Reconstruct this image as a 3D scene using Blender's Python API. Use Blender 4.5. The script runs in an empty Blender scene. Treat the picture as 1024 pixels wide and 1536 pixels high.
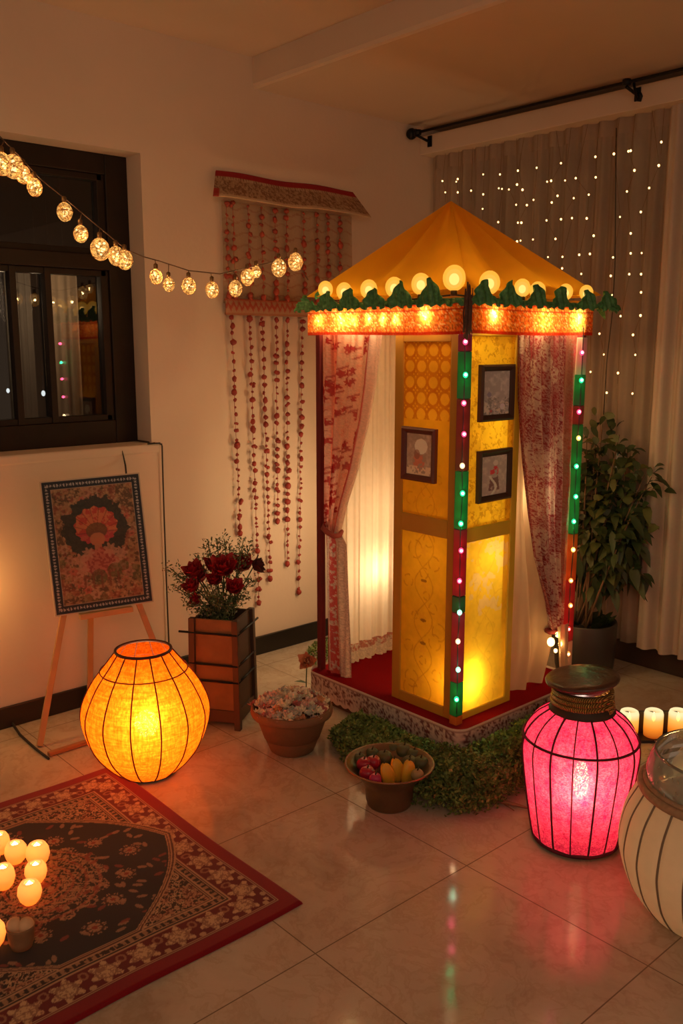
import bpy, math, random
import numpy as np
from mathutils import Vector, Matrix
random.seed(7); rng = np.random.default_rng(7)
scn = bpy.context.scene
COL = scn.collection
PI = math.pi
def V(*a): return Vector(a)

# ------------------------------------------------------------------ camera (room axes: left wall is x=0, back wall is y=0)
CAM = V(3.550, -3.919, 1.55); PITCH = math.radians(10.49); YAW = math.radians(48.2); F = 1345.0
FW = V(-math.sin(YAW)*math.cos(PITCH), math.cos(YAW)*math.cos(PITCH), -math.sin(PITCH))
RT = V(math.cos(YAW), math.sin(YAW), 0)
UP = RT.cross(FW)
cam = bpy.data.cameras.new('camera'); cam.sensor_fit = 'HORIZONTAL'; cam.sensor_width = 36; cam.lens = F/1024*36
cam.clip_start = .05
co = bpy.data.objects.new('camera', cam); COL.objects.link(co); co.location = CAM
co.rotation_euler = (PI/2-PITCH, 0, YAW); scn.camera = co
def ray(x, y): return FW + RT*((x-512)/F) + UP*((768-y)/F)
def on(ax, val, x, y):                      # survey helper: where a sight line meets a real plane of the room
    d = ray(x, y); return CAM + d*((val-CAM[ax])/d[ax])

# ------------------------------------------------------------------ materials
def lin(c):
    if isinstance(c, str):
        c = c.lstrip('#'); c = [int(c[i:i+2], 16)/255 for i in (0, 2, 4)]
        c = [(x/12.92 if x <= .04045 else ((x+.055)/1.055)**2.4) for x in c]
    return (c[0], c[1], c[2], 1)
class NT:
    def __init__(s, name):
        s.m = bpy.data.materials.new(name); s.m.use_nodes = True; s.t = s.m.node_tree; s.t.nodes.clear()
        s.out = s.n('ShaderNodeOutputMaterial')
    def n(s, typ, inputs=None, **kw):
        nd = s.t.nodes.new(typ)
        for k, v in kw.items(): setattr(nd, k, v)
        for k, v in (inputs or {}).items():
            if isinstance(v, bpy.types.NodeSocket): s.t.links.new(v, nd.inputs[k])
            else: nd.inputs[k].default_value = v
        return nd
    def math(s, op, a, b=0.0, c=0.0):
        return s.n('ShaderNodeMath', {0: a, 1: b, 2: c}, operation=op).outputs[0]
    def mix(s, fac, a, b, mode='MIX'):
        nd = s.n('ShaderNodeMix', {0: fac, 6: a, 7: b}, data_type='RGBA', blend_type=mode); return nd.outputs[2]
    def obj(s): return s.n('ShaderNodeTexCoord').outputs['Object']
    def noise(s, scale, detail=4, vec=None, rough=.55, out='Fac'):
        i = {'Scale': scale, 'Detail': detail, 'Roughness': rough}
        i['Vector'] = vec if vec is not None else s.obj()
        return s.n('ShaderNodeTexNoise', i).outputs[out]
    def ramp(s, fac, stops):
        nd = s.n('ShaderNodeValToRGB', {0: fac}); cr = nd.color_ramp
        while len(cr.elements) < len(stops): cr.elements.new(.5)
        for e, (p, c) in zip(cr.elements, stops): e.position = p; e.color = lin(c) if len(c) != 4 else c
        return nd.outputs[0]
    def end(s, shader):
        s.t.links.new(shader, s.out.inputs[0]); return s.m
def scalecol(c, k): return (c[0]*k, c[1]*k, c[2]*k, 1)
def mat(name, c, rough=.6, metal=0, var=.25, scale=8, bump=0, bscale=60, spec=.5, coat=0, sheen=0):
    n = NT(name); c = lin(c)
    f = n.noise(scale)
    colr = n.mix(f, scalecol(c, 1-var), scalecol(c, 1+var))
    i = {'Base Color': colr, 'Roughness': rough, 'Metallic': metal, 'Specular IOR Level': spec, 'Coat Weight': coat}
    if sheen: i['Sheen Weight'] = sheen
    if bump:
        i['Normal'] = n.n('ShaderNodeBump', {'Height': n.noise(bscale, 3), 'Strength': bump, 'Distance': .01}).outputs[0]
    return n.end(n.n('ShaderNodeBsdfPrincipled', i).outputs[0])
def emis(name, c, s, sample=False, mottled=0):
    n = NT(name); c = lin(c); st = s
    if mottled:
        f = n.ramp(n.noise(mottled, 3, rough=.7), [(.38, (.12,.12,.12,1)), (.62, (1,1,1,1))])
        st = n.math('MULTIPLY', f, s)
    e = n.n('ShaderNodeEmission', {'Color': c, 'Strength': st})
    m = n.end(e.outputs[0])
    m.cycles.emission_sampling = 'FRONT' if sample else 'NONE'
    return m
def cloth(name, c, trans=.5, see=0.0, var=.2, scale=30, weave=0, attr=None, rough=1, see_noise=0, glow=None, tint=1.0):
    """thin fabric: diffuse + translucent + a little see-through from the weave"""
    n = NT(name)
    if attr:
        colr = n.n('ShaderNodeVertexColor', layer_name=attr).outputs[0]
        f = n.noise(scale, 5); colr = n.mix(1.0, colr, n.mix(f, (1-var,)*3+(1,), (1+var,)*3+(1,)), 'MULTIPLY')
    else:
        c = lin(c); f = n.noise(scale, 5)
        colr = n.mix(f, scalecol(c, 1-var), scalecol(c, 1+var))
    nrm = {}
    if weave:
        nrm = {'Normal': n.n('ShaderNodeBump', {'Height': n.noise(weave, 2), 'Strength': .5, 'Distance': .004}).outputs[0]}
    d = n.n('ShaderNodeBsdfDiffuse', {'Color': colr, **nrm}).outputs[0]
    t = n.n('ShaderNodeBsdfTranslucent', {'Color': colr if tint == 1 else n.mix(1.0, colr, (tint,)*3+(1,), 'MULTIPLY'), **nrm}).outputs[0]
    s = n.n('ShaderNodeMixShader', {0: trans, 1: d, 2: t}).outputs[0]
    if see:
        fac = see
        if see_noise:
            fac = n.math('MULTIPLY', n.ramp(n.noise(see_noise, 3, rough=.8), [(.35, (0,0,0,1)), (.7, (1,1,1,1))]), see)
        s = n.n('ShaderNodeMixShader', {0: fac, 1: s, 2: n.n('ShaderNodeBsdfTransparent', {'Color': (1,1,1,1)}).outputs[0]}).outputs[0]
    if glow:
        s = n.n('ShaderNodeAddShader', {0: s, 1: n.n('ShaderNodeEmission', {'Color': lin(glow[0]), 'Strength': glow[1]}).outputs[0]}).outputs[0]
    m = n.end(s); m.cycles.emission_sampling = 'NONE'; return m
def painted(name, rough=.8, var=.12, scale=120, sheen=0, spec=.3):
    n = NT(name); colr = n.n('ShaderNodeVertexColor', layer_name='Col').outputs[0]
    f = n.noise(scale, 3); colr = n.mix(1.0, colr, n.mix(f, (1-var,)*3+(1,), (1+var,)*3+(1,)), 'MULTIPLY')
    return n.end(n.n('ShaderNodeBsdfPrincipled', {'Base Color': colr, 'Roughness': rough, 'Specular IOR Level': spec, 'Sheen Weight': sheen}).outputs[0])
def glowglass(name, c, s, clear=.6, mottled=0, inner=None):
    """lit glass: lets its lamp through and glows"""
    n = NT(name); st = s
    if mottled: st = n.math('MULTIPLY', n.ramp(n.noise(mottled, 2, rough=.7), [(.4, (.1,.1,.1,1)), (.6, (1,1,1,1))]), s)
    e = n.n('ShaderNodeEmission', {'Color': lin(c), 'Strength': st}).outputs[0]
    t = n.n('ShaderNodeBsdfTransparent', {'Color': (1, .93, .8, 1)}).outputs[0]
    m = n.end(n.n('ShaderNodeMixShader', {0: clear, 1: e, 2: t}).outputs[0]); m.cycles.emission_sampling = 'NONE'; return m
def glass(name, tint=(.9,.95,.95), gloss=.15, rough=.02, milky=0.0, milkc=(.5,.55,.55)):
    n = NT(name)
    fr = n.n('ShaderNodeLayerWeight', {0: .35}).outputs['Fresnel']
    fac = n.math('MULTIPLY_ADD', fr, .8, gloss*.2)
    t = n.n('ShaderNodeBsdfTransparent', {'Color': (*tint, 1)}).outputs[0]
    if milky:
        t = n.n('ShaderNodeMixShader', {0: milky, 1: t, 2: n.n('ShaderNodeMixShader', {0: .4, 1: n.n('ShaderNodeBsdfDiffuse', {'Color': (*milkc, 1)}).outputs[0], 2: n.n('ShaderNodeBsdfTranslucent', {'Color': (*milkc, 1)}).outputs[0]}).outputs[0]}).outputs[0]
    g = n.n('ShaderNodeBsdfGlossy', {'Roughness': rough}).outputs[0]
    return n.end(n.n('ShaderNodeMixShader', {0: fac, 1: t, 2: g}).outputs[0])

# ------------------------------------------------------------------ mesh building
ORG = {}
class MB:
    def __init__(s): s.v = []; s.f = []; s.sm = []
    def add(s, v, f, smooth=True):
        b = len(s.v); s.v += [tuple(p) for p in v]; s.f += [tuple(i+b for i in q) for q in f]; s.sm += [smooth]*len(f); return s
    def box(s, lo, hi, M=None):
        x0,y0,z0 = lo; x1,y1,z1 = hi
        v = [V(x,y,z) for z in (z0,z1) for x,y in ((x0,y0),(x1,y0),(x1,y1),(x0,y1))]
        if M: v = [M @ p for p in v]
        return s.add(v, [(3,2,1,0),(4,5,6,7),(0,1,5,4),(1,2,6,5),(2,3,7,6),(3,0,4,7)], False)
    def bar(s, a, b, w, h, up=(0,0,1)):
        a = Vector(a); b = Vector(b); d = (b-a).normalized(); u = Vector(up)
        if abs(d.dot(u)) > .95: u = V(1,0,0)
        r = d.cross(u).normalized(); u = r.cross(d)
        q = [(-1,-1),(1,-1),(1,1),(-1,1)]
        v = [p + r*(i*w/2) + u*(j*h/2) for p in (a,b) for i,j in q]
        return s.add(v, [(3,2,1,0),(4,5,6,7),(0,1,5,4),(1,2,6,5),(2,3,7,6),(3,0,4,7)], False)
    def tube(s, pts, r, n=8, closed=False):
        pts = [Vector(p) for p in pts]; m = len(pts)
        rr = r if isinstance(r, (list, tuple)) else [r]*m
        vs = []; pu = None
        for i, p in enumerate(pts):
            a = pts[(i-1) % m] if (closed or i > 0) else p; b = pts[(i+1) % m] if (closed or i < m-1) else p
            d = (b-a).normalized() if (b-a).length > 1e-9 else V(0,0,1)
            if pu is None:
                u = V(0,0,1) if abs(d.z) < .9 else V(1,0,0)
                pu = (u - d*u.dot(d)).normalized()
            else:
                pu = pu - d*pu.dot(d); pu = pu.normalized() if pu.length > 1e-6 else d.orthogonal().normalized()
            w = d.cross(pu)
            vs += [p + (pu*math.cos(2*PI*k/n) + w*math.sin(2*PI*k/n))*rr[i] for k in range(n)]
        fs = []
        for i in range(m if closed else m-1):
            j = (i+1) % m
            fs += [(i*n+k, i*n+(k+1) % n, j*n+(k+1) % n, j*n+k) for k in range(n)]
        if not closed: fs += [tuple(range(n))[::-1], tuple(range((m-1)*n, m*n))]
        return s.add(vs, fs)
    def lathe(s, prof, n=40, c=(0,0,0), fn=None, lo=True, hi=True):
        vs = []
        for r, z in prof:
            for k in range(n):
                a = 2*PI*k/n; q = fn(r, z, a) if fn else r
                vs.append((c[0]+q*math.cos(a), c[1]+q*math.sin(a), c[2]+z))
        m = len(prof)
        fs = [(i*n+k, i*n+(k+1) % n, (i+1)*n+(k+1) % n, (i+1)*n+k) for i in range(m-1) for k in range(n)]
        if lo: fs.append(tuple(range(n))[::-1])
        if hi: fs.append(tuple(range((m-1)*n, m*n)))
        return s.add(vs, fs)
    def ball(s, c, r, seg=14, rings=9, sc=(1,1,1), jit=0, M=None):
        c = Vector(c); vs = []
        for i in range(rings+1):
            th = PI*i/rings
            for k in range(seg):
                a = 2*PI*k/seg; q = r*(1 + (random.uniform(-jit, jit) if jit else 0))
                p = V(math.sin(th)*math.cos(a)*sc[0], math.sin(th)*math.sin(a)*sc[1], math.cos(th)*sc[2])*q
                if M: p = M @ p
                vs.append(c+p)
        fs = [(i*seg+k, (i+1)*seg+k, (i+1)*seg+(k+1) % seg, i*seg+(k+1) % seg) for i in range(rings) for k in range(seg)]
        return s.add(vs, fs)
    def grid(s, nu, nv, fn, smooth=True):
        vs = [fn(i/(nu-1), j/(nv-1)) for j in range(nv) for i in range(nu)]
        fs = [(j*nu+i, j*nu+i+1, (j+1)*nu+i+1, (j+1)*nu+i) for j in range(nv-1) for i in range(nu-1)]
        return s.add(vs, fs, smooth)
    def leaf(s, base, d, nrm, L, W, droop=.3, fold=.15, n=4):
        base = Vector(base); d = Vector(d).normalized(); nrm = Vector(nrm)
        w = d.cross(nrm); w = w.normalized() if w.length > 1e-5 else d.orthogonal().normalized(); nn = w.cross(d)
        vs = []; fs = []
        for i in range(n+1):
            t = i/n; wd = W*.5*(math.sin(PI*min(1, t**.8*.97+.03)))*(1 if t < 1 else .05)
            c = base + d*(L*t) + V(0,0,-1)*(droop*L*t*t)
            vs += [c - w*wd + nn*(fold*wd), c, c + w*wd + nn*(fold*wd)]
        for i in range(n):
            a = i*3; fs += [(a,a+1,a+4,a+3), (a+1,a+2,a+5,a+4)]
        return s.add(vs, fs)
    def build(s, name, m, parent=None, label=None, bevel=0, smooth=None, col=None, solid=0):
        off = ORG.get(parent.name, V(0,0,0)) if parent else V(0,0,0)
        me = bpy.data.meshes.new(name)
        me.from_pydata([(p[0]-off[0], p[1]-off[1], p[2]-off[2]) for p in s.v], [], s.f)
        me.polygons.foreach_set('use_smooth', [x if smooth is None else smooth for x in s.sm])
        if col is not None:
            a = me.color_attributes.new('Col', 'FLOAT_COLOR', 'POINT')
            c4 = np.ones((len(s.v), 4), dtype=np.float32); c4[:, :3] = np.asarray(col).reshape(-1, 3)[:len(s.v)]
            a.data.foreach_set('color', c4.ravel())
        me.update()
        o = bpy.data.objects.new(name, me); COL.objects.link(o)
        me.materials.append(m)
        if bevel:
            b = o.modifiers.new('edge', 'BEVEL'); b.width = bevel; b.segments = 2; b.limit_method = 'ANGLE'; b.angle_limit = .6
        if solid:
            b = o.modifiers.new('thick', 'SOLIDIFY'); b.thickness = solid; b.offset = 0
        if parent: o.parent = parent; ORG[o.name] = off
        else: ORG[o.name] = V(0,0,0)
        if label: o['label'] = label
        return o
def tag(o, label, cat, group=None, kind=None):
    o['label'] = label; o['category'] = cat
    if group: o['group'] = group
    if kind: o['kind'] = kind
    return o
def root(name, loc, label, cat, group=None):
    o = bpy.data.objects.new(name, None); COL.objects.link(o); o.location = loc; o.empty_display_size = .05
    ORG[o.name] = Vector(loc); return tag(o, label, cat, group)
def struct(mb, name, m, **k):
    o = mb.build(name, m, **k); o['kind'] = 'structure'; return o
def dup(src, loc, rot=(0,0,0), label=None, sc=1.0):
    r = src.copy(); COL.objects.link(r); r.location = loc; r.rotation_euler = rot; r.scale = (sc, sc, sc)
    if label: r['label'] = label
    for ch in list(src.children):
        c = ch.copy(); COL.objects.link(c); c.parent = r
        for g in list(ch.children):
            d = g.copy(); COL.objects.link(d); d.parent = c
    return r
def lamp(loc, watts, c=(1,.6,.25), r=.02, name='lamp_light'):
    l = bpy.data.lights.new(name, 'POINT'); l.energy = watts; l.color = c; l.shadow_soft_size = r
    o = bpy.data.objects.new(name, l); COL.objects.link(o); o.location = loc; return o

# ================================================================== THE SETTING
def wall_mat(name, c):
    n = NT(name); o = n.obj(); f = n.noise(1.3, 5, o); g = n.noise(45, 4, o)
    colr = n.mix(f, scalecol(lin(c), .88), scalecol(lin(c), 1.08))
    b = n.n('ShaderNodeBump', {'Height': g, 'Strength': .08, 'Distance': .01}).outputs[0]
    return n.end(n.n('ShaderNodeBsdfPrincipled', {'Base Color': colr, 'Roughness': .85, 'Normal': b, 'Specular IOR Level': .25}).outputs[0])
M_WALL = wall_mat('wall_plaster', (.72,.56,.44)); M_CEIL = wall_mat('ceiling_paint', (.68,.53,.41))
def floor_mat():
    n = NT('marble_tile'); o = n.obj(); sp = n.n('ShaderNodeSeparateXYZ', {0: o})
    def edge(s, off, per):
        a = n.math('FRACT', n.math('DIVIDE', n.math('SUBTRACT', s, off), per))
        return n.math('MULTIPLY', n.math('MINIMUM', a, n.math('SUBTRACT', 1.0, a)), per)
    d = n.math('MINIMUM', edge(sp.outputs[0], 1.955-6, .6), edge(sp.outputs[1], -2.584-6, .6))
    line = n.math('LESS_THAN', d, .0018)
    warp = n.n('ShaderNodeVectorMath', {0: o, 1: n.n('ShaderNodeVectorMath', {0: n.noise(2.2, 5, o, out='Color'), 'Scale': .55}, operation='SCALE').outputs[0]}, operation='ADD').outputs[0]
    f1 = n.noise(2.6, 7, warp, .62); f2 = n.noise(9, 6, warp, .6)
    base = n.ramp(f1, [(.3, (.42,.33,.25,1)), (.5, (.55,.45,.35,1)), (.7, (.62,.52,.41,1))])
    vein = n.ramp(f2, [(.45, (1,1,1,1)), (.5, (.90,.86,.82,1)), (.55, (1,1,1,1))])
    colr = n.mix(1.0, base, vein, 'MULTIPLY')
    colr = n.mix(line, colr, (.19,.135,.09,1))
    rgh = n.math('MULTIPLY_ADD', n.noise(14, 4, o), .08, .055)
    rgh = n.math('MULTIPLY_ADD', line, .4, rgh)
    return n.end(n.n('ShaderNodeBsdfPrincipled', {'Base Color': colr, 'Roughness': rgh, 'Specular IOR Level': .24}).outputs[0])
M_FLOOR = floor_mat()
m = MB(); m.box((-.3,-6,-.1), (6,.2,0)); struct(m, 'floor', M_FLOOR)
WR, WB, WT, WL = -1.885, 1.122, 2.352, -4.2      # window opening in the left wall
m = MB()
m.box((-.2,WR,0), (0,.2,2.95)); m.box((-.2,-6,WT), (0,WR,2.95)); m.box((-.2,-6,0), (0,WL,WT))
m.box((-.2,WL,0), (0,WR,WB-.04))
struct(m, 'wall_left', M_WALL)
m = MB(); m.box((0,-6,.0), (.028,-1.862,1.112)); struct(m, 'trim_2', M_WALL, bevel=.006)       # boxed-out apron under the window
m = MB(); m.box((-.19,-4.19,WB-.04), (.034,-1.858,WB)); struct(m, 'trim_4', M_WALL, bevel=.008)
m = MB()
m.box((-.2,0,0), (6,.2,.35)); m.box((-.2,0,2.5), (6,.2,2.95)); m.box((-.2,0,.35), (.12,.2,2.5)); m.box((2.6,0,.35), (6,.2,2.5))
struct(m, 'wall_back', M_WALL)
m = MB(); m.box((-.2,-6,2.845), (6,-1.29,2.95)); struct(m, 'ceiling', M_CEIL)
m = MB(); m.box((-.2,-1.29,2.712), (6,.2,2.95)); struct(m, 'trim_3', M_CEIL, bevel=.02)
M_BASE = mat('black_skirting', (.016,.012,.010), .35); M_BASE2 = mat('brown_skirting', (.055,.032,.022), .45)
m = MB(); m.box((.0,-1.86,0), (.016,-.02,.095)); m.box((.028,-6,0), (.044,-1.846,.09)); struct(m, 'baseboard_left', M_BASE, bevel=.003)
m = MB(); m.box((.0,-.02,0), (6,0,.13)); struct(m, 'baseboard_back', M_BASE2, bevel=.004)
m = MB(); m.box((-.0,-.175,2.568), (3.0,-.0,2.665)); struct(m, 'trim_1', M_CEIL, bevel=.004)          # pelmet board over the curtains
# window in the left wall
M_DARKWOOD = mat('dark_window_wood', (.022,.012,.008), .5, var=.4, scale=14, spec=.25)
M_PANE = glass('window_glass', (.62,.6,.56), .2, .015)
m = MB()
X0, X1 = -.19, -.12
m.box((X0,-1.99,WB), (X1,WR,WT)); m.box((X0,WL,2.268), (X1,-1.99,WT)); m.box((X0,WL,WB), (X1,-1.99,1.224))
m.box((X0+.01,WL,1.872), (X1+.012,-1.99,1.936)); m.box((X0,WL,WB), (X1,WL+.1,WT))
win = struct(m, 'window_1', M_DARKWOOD, bevel=.004)
m = MB()
for (z0, z1) in ((1.224,1.872), (1.936,2.268)):
    m.box((X0+.015,-2.026,z0), (X1-.012,-1.99,z1)); m.box((X0+.015,-3.9,z0), (X1-.012,-2.0,z0+.026)); m.box((X0+.015,-3.9,z1-.026), (X1-.012,-2.0,z1))
m.build('window_sash', M_DARKWOOD, win, bevel=.003)
for yy in (-2.268,-2.417,-2.70,-3.0,-3.3):
    m = MB(); m.box((X0+.02,yy-.014,1.224), (X1-.006,yy+.014,1.872)); m.build('window_bar', M_DARKWOOD, win, bevel=.003)
for (z0, z1) in ((1.224,1.872), (1.936,2.268)):
    m = MB(); m.box((-.163,-4.0,z0), (-.159,-1.995,z1)); m.build('window_pane', M_PANE, win)
m = MB(); m.box((-1.6,-5.5,.6), (-1.58,.2,3.0)); m.box((-1.6,.18,.6), (-.2,.2,3.0)); m.box((-1.6,-5.5,.58), (-.2,.2,.6))
struct(m, 'window_backdrop', mat('backdrop_black', (.012,.012,.014), .9))  # near-black backdrop box put behind the window for the dark interior
def vdrape(nu, nv, p00, p10, zt, zb, amp, nf, phase=0, flare=0, ax=1):
    """hanging cloth between two points of its rail, with pleats"""
    p00 = Vector(p00); p10 = Vector(p10); d = (p10-p00); nn = V(-d.y, d.x, 0).normalized()
    def fn(u, v):
        z = zt + (zb-zt)*v
        w = math.sin(2*PI*nf*u + phase + .5*math.sin(7*u+2*v)) + .35*math.sin(2*PI*nf*1.93*u + 1.3 + v*2)
        q = p00 + d*u + nn*(amp*w*(.55+.45*min(1, v*3)))
        return (q.x, q.y, z)
    return MB().grid(nu, nv, fn)
M_DRAPE = cloth('beige_drape', (.42,.31,.21), .6)
for y0, y1 in ((-2.24,-2.075), (-2.40,-2.285)):
    o = vdrape(40, 6, (-.26,y0,0), (-.26,y1,0), 1.9, 1.13, .006, 4).build('inner_drape', M_DRAPE if y0 > -2.3 else cloth('grey_drape', (.22,.19,.16), .5))
    tag(o, 'beige drape hanging behind the dark window glass' if y0 > -2.3 else 'narrow dim grey drape seen behind window glass next to beige drape', 'curtain')
lamp((-.55,-2.25,1.75), 7, (1,.75,.5), .1, 'drape_fill_light')  # unseen lamp added behind the window to brighten the drapes
M_SPARK = emis('cold_glow', (.75,.87,1), 2.5)
far = [(65,590,.010), (85,591,.013), (107,603,.011), (12,586,.008)]
for i, (x, y, r) in enumerate(far):
    p = on(0, -.9, x, y); o = MB().ball(p, r, 10, 6, (1,1,1.5)).build('glow_ball', M_SPARK)  # small glowing balls added beyond the pane for its white points
    tag(o, 'tiny cold white glowing ball beyond the window glass', 'lamp', 'glowing balls beyond the window')
    o2 = MB().tube([p+V(0,0,r), (p.x,p.y,3.0)], .002, 5).build('ball_cord', M_BASE, o)

# window, curtains and rod of the back wall
m = MB(); m.box((.12,.06,.35), (2.6,.12,.42)); m.box((.12,.06,2.43), (2.6,.12,2.5)); m.box((.12,.06,.35), (.19,.12,2.5)); m.box((2.53,.06,.35), (2.6,.12,2.5)); m.box((1.33,.06,.35), (1.39,.12,2.5))
w2 = struct(m, 'window_2', M_DARKWOOD)
MB().box((.19,.085,.42), (2.53,.09,2.43)).build('window_pane', M_PANE, w2)
MB().box((-.2,.6,0), (3,.62,3)).build('night_view', mat('dark_garden', (.02,.017,.014), .9), w2)
M_SHEER = cloth('sheer_voile', (.60,.47,.37), .45, .20, .06, 60)
M_HEAVY = cloth('cream_curtain', (.66,.53,.43), .25, 0, .06, 60)
def pleats(x0, x1, z0, z1, Y, amp, per, nu, seed):
    r = random.Random(seed); ph = [r.uniform(0, 6) for _ in range(4)]
    def fn(u, v):
        x = x0 + (x1-x0)*u; z = z1 + (z0-z1)*v
        k = 2*PI*x/per + .6*math.sin(5*x+ph[0]) + .25*v*math.sin(3*x+ph[1])
        s = math.sin(k); y = Y + amp*(abs(s)**.7*(1 if s > 0 else -1)*(.7+.3*v) + .25*math.sin(2.3*k+ph[2]))
        return (x + .006*math.sin(k*1.0+1)*v, y, z)
    return MB().grid(nu, 10, fn)
o = pleats(.012, 1.43, .128, 2.568, -.085, .018, .092, 300, 3).build('sheer_curtain', M_SHEER); tag(o, 'beige sheer curtain in soft pleats with warm fairy lights hung before it', 'curtain')
hd = MB().grid(160, 3, lambda u, v: (.014+1.41*u, -.093+.016*math.sin(2*PI*(.014+1.41*u)/.092), 2.567-.07*v)).build('curtain_heading', M_SHEER, o)
o = pleats(1.405, 2.9, .128, 2.568, -.105, .026, .105, 260, 5).build('heavy_curtain', M_HEAVY); tag(o, 'opaque cream curtain in deep folds at the end of the rod beside the sheer', 'curtain')
M_IRON = mat('black_iron', (.012,.010,.010), .45, .6)
RZ = 2.690
cr = root('curtain_rod', (-.12,-.27,2.66), 'black iron curtain rod with ball finial under the ceiling', 'curtain rod')
y_ = -.27; RZ = on(1, y_, 800, 157).z
MB().tube([(.045,y_,RZ), (3.0,y_,RZ)], .0072, 12).build('rod', M_IRON, cr)
m = MB(); m.ball((.028,y_,RZ), .029, 16, 10); m.lathe([(.013,0),(.02,.004),(.02,.012),(.013,.016)], 14, (0,0,0)); 
m.v[-56:] = [(.05+p[2], y_+p[0], RZ+p[1]) for p in m.v[-56:]]
m.build('finial', M_IRON, cr)
for bx in (.075, 1.30, 2.6):
    m = MB(); m.tube([(bx,-.17,2.63), (bx,-.20,2.628), (bx,y_,RZ-.018)], .007, 8); m.lathe([(.018,-.012),(.02,0),(.018,.012)], 12, (bx,y_,RZ)); m.box((bx-.014,-.181,2.60), (bx+.014,-.174,2.655))
    m.build('bracket', M_IRON, cr)
m = MB(); m.tube([(1.335,y_,RZ-.01), (1.345,y_-.004,RZ-.05), (1.362,y_-.008,RZ-.085), (1.378,y_-.014,RZ-.09), (1.385,y_-.018,RZ-.075), (1.378,y_-.018,RZ-.062)], .006, 8)
m.build('hook', M_IRON, cr)

# curtain of fairy lights
FL = [(192,488),(245,481),(240,490),(202,527),(245,527),(291,521),(333,465),(333,534),(331,584),(391,465),(387,513),(398,515),(422,517),(385,630),(453,452),(450,500),(469,518),(447,570),(484,571),(453,632),(465,632),(450,697),(462,694),(518,442),(554,490),(568,487),(602,426),(616,486),(653,478),(507,553),(590,539),(570,562),(646,547),(552,624),(602,620),(640,616),(505,690),(583,688),(557,751),(607,750),(606,790),(721,404),(722,475),(698,535),(691,617),(715,677),(702,740),(665,743),(672,809),(785,394),(835,385),(843,383),(856,451),(830,524),(806,612),(843,669),(843,738),(782,752),(838,810),(774,816),(808,955),(778,882),(949,353),(940,434),(907,512),(878,595),(881,737),(879,810),(879,873),(877,953),(735,1016),(851,1020),(859,1089),(750,1088),(704,1148),(799,1152),(760,1220),(849,1223)]
M_FAIRY = emis('fairy_light', (1,.54,.18), 4); M_WIRE = mat('copper_wire', (.25,.13,.06), .4, .7)
M_CORD = mat('dark_cord', (.03,.022,.018), .6)
fc = root('fairy_light_curtain', (.7,-.14,2.6), 'curtain of tiny warm fairy lights hanging over the sheer curtain', 'fairy lights')
strands = {}
for (cx, cy) in FL:
    p = on(1, -.142, 580+cx/2.306, 60+cy/2.306); strands.setdefault(round(p.x/.085), []).append(p)
for k, ps in sorted(strands.items()):
    ps.sort(key=lambda p: -p.z); x0 = sum(p.x for p in ps)/len(ps)
    zb = min(p.z for p in ps) - .05
    pts = [V(x0,-.135,2.56)] + [V(p.x,p.y+.003,p.z) for p in ps] + [V(ps[-1].x,-.14,zb)]
    st = MB().tube(pts, .0008, 5).build('strand', M_WIRE, fc)
    for p in ps: MB().ball(p, random.uniform(.0036,.0054), 8, 6, (1,1,1.15)).build('tiny_light', M_FAIRY, st)
pts = [on(1, -.145, *q) for q in ((924,192),(923,300),(922,400),(918,470),(910,540),(905,622))]
MB().tube(pts, .0025, 6).build('lead_wire', M_CORD, fc)

# ================================================================== THE PAVILION
M_YFRAME = mat('yellow_painted_wood', (.52,.23,.016), .55, var=.12); M_YFRAME2 = mat('bright_yellow_wood', (.80,.52,.03), .55, var=.1)
M_RED = mat('red_velvet', (.17,.003,.006), .95, var=.2, scale=5, spec=.05)
M_DARKRED = mat('dark_red_cloth', (.16,.012,.014), .85)
def vnoise(x, y, s=1.0, seed=0):
    """smooth value noise on arrays"""
    r = np.random.default_rng(seed); T = r.random((64, 64))
    x = np.asarray(x)*s; y = np.asarray(y)*s
    xi = np.floor(x).astype(int); yi = np.floor(y).astype(int); fx = x-xi; fy = y-yi
    fx = fx*fx*(3-2*fx); fy = fy*fy*(3-2*fy)
    g = lambda a, b: T[a % 64, b % 64]
    return (g(xi,yi)*(1-fx)+g(xi+1,yi)*fx)*(1-fy) + (g(xi,yi+1)*(1-fx)+g(xi+1,yi+1)*fx)*fy
def fbm(x, y, s, seed=0): return .5*vnoise(x,y,s,seed)+.3*vnoise(x,y,s*2.1,seed+1)+.2*vnoise(x,y,s*4.3,seed+2)
def blend(c, mask, colr):
    mk = np.clip(mask, 0, 1)[..., None]; return c*(1-mk) + np.array(colr)*mk
def uvgrid(nu, nv):
    u, v = np.meshgrid(np.linspace(0,1,nu), np.linspace(0,1,nv)); return u, v        # row order matches MB.grid

pav = root('pavilion', (1.05,-1.09,0), 'yellow festive pavilion with pointed cloth roof, lit border and red carpeted base', 'pavilion')
PX0, PX1, PY0, PY1 = .60, 1.500, -1.495, -.66         # platform
m = MB(); m.box((PX0+.02,PY0+.02,0), (PX1-.02,PY1-.02,.105)); m.build('platform', mat('platform_wood', (.10,.05,.03), .7), pav)
def rrect(x0, x1, y0, y1, r, n=6):
    out = []
    for cx, cy, a0 in ((x1-r,y1-r,0), (x0+r,y1-r,PI/2), (x0+r,y0+r,PI), (x1-r,y0+r,1.5*PI)):
        out += [(cx+r*math.cos(a0+PI/2*i/n), cy+r*math.sin(a0+PI/2*i/n)) for i in range(n+1)]
    return out
ring = rrect(PX0+.006, PX1-.006, PY0+.006, PY1-.006, .05)
m = MB(); n = len(ring)
m.add([(x,y,z) for z in (.10,.124) for x,y in ring], [tuple(range(n, 2*n))] + [(i,(i+1) % n,(i+1) % n+n,i+n) for i in range(n)], False)
m.build('carpet', M_RED, pav)
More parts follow.
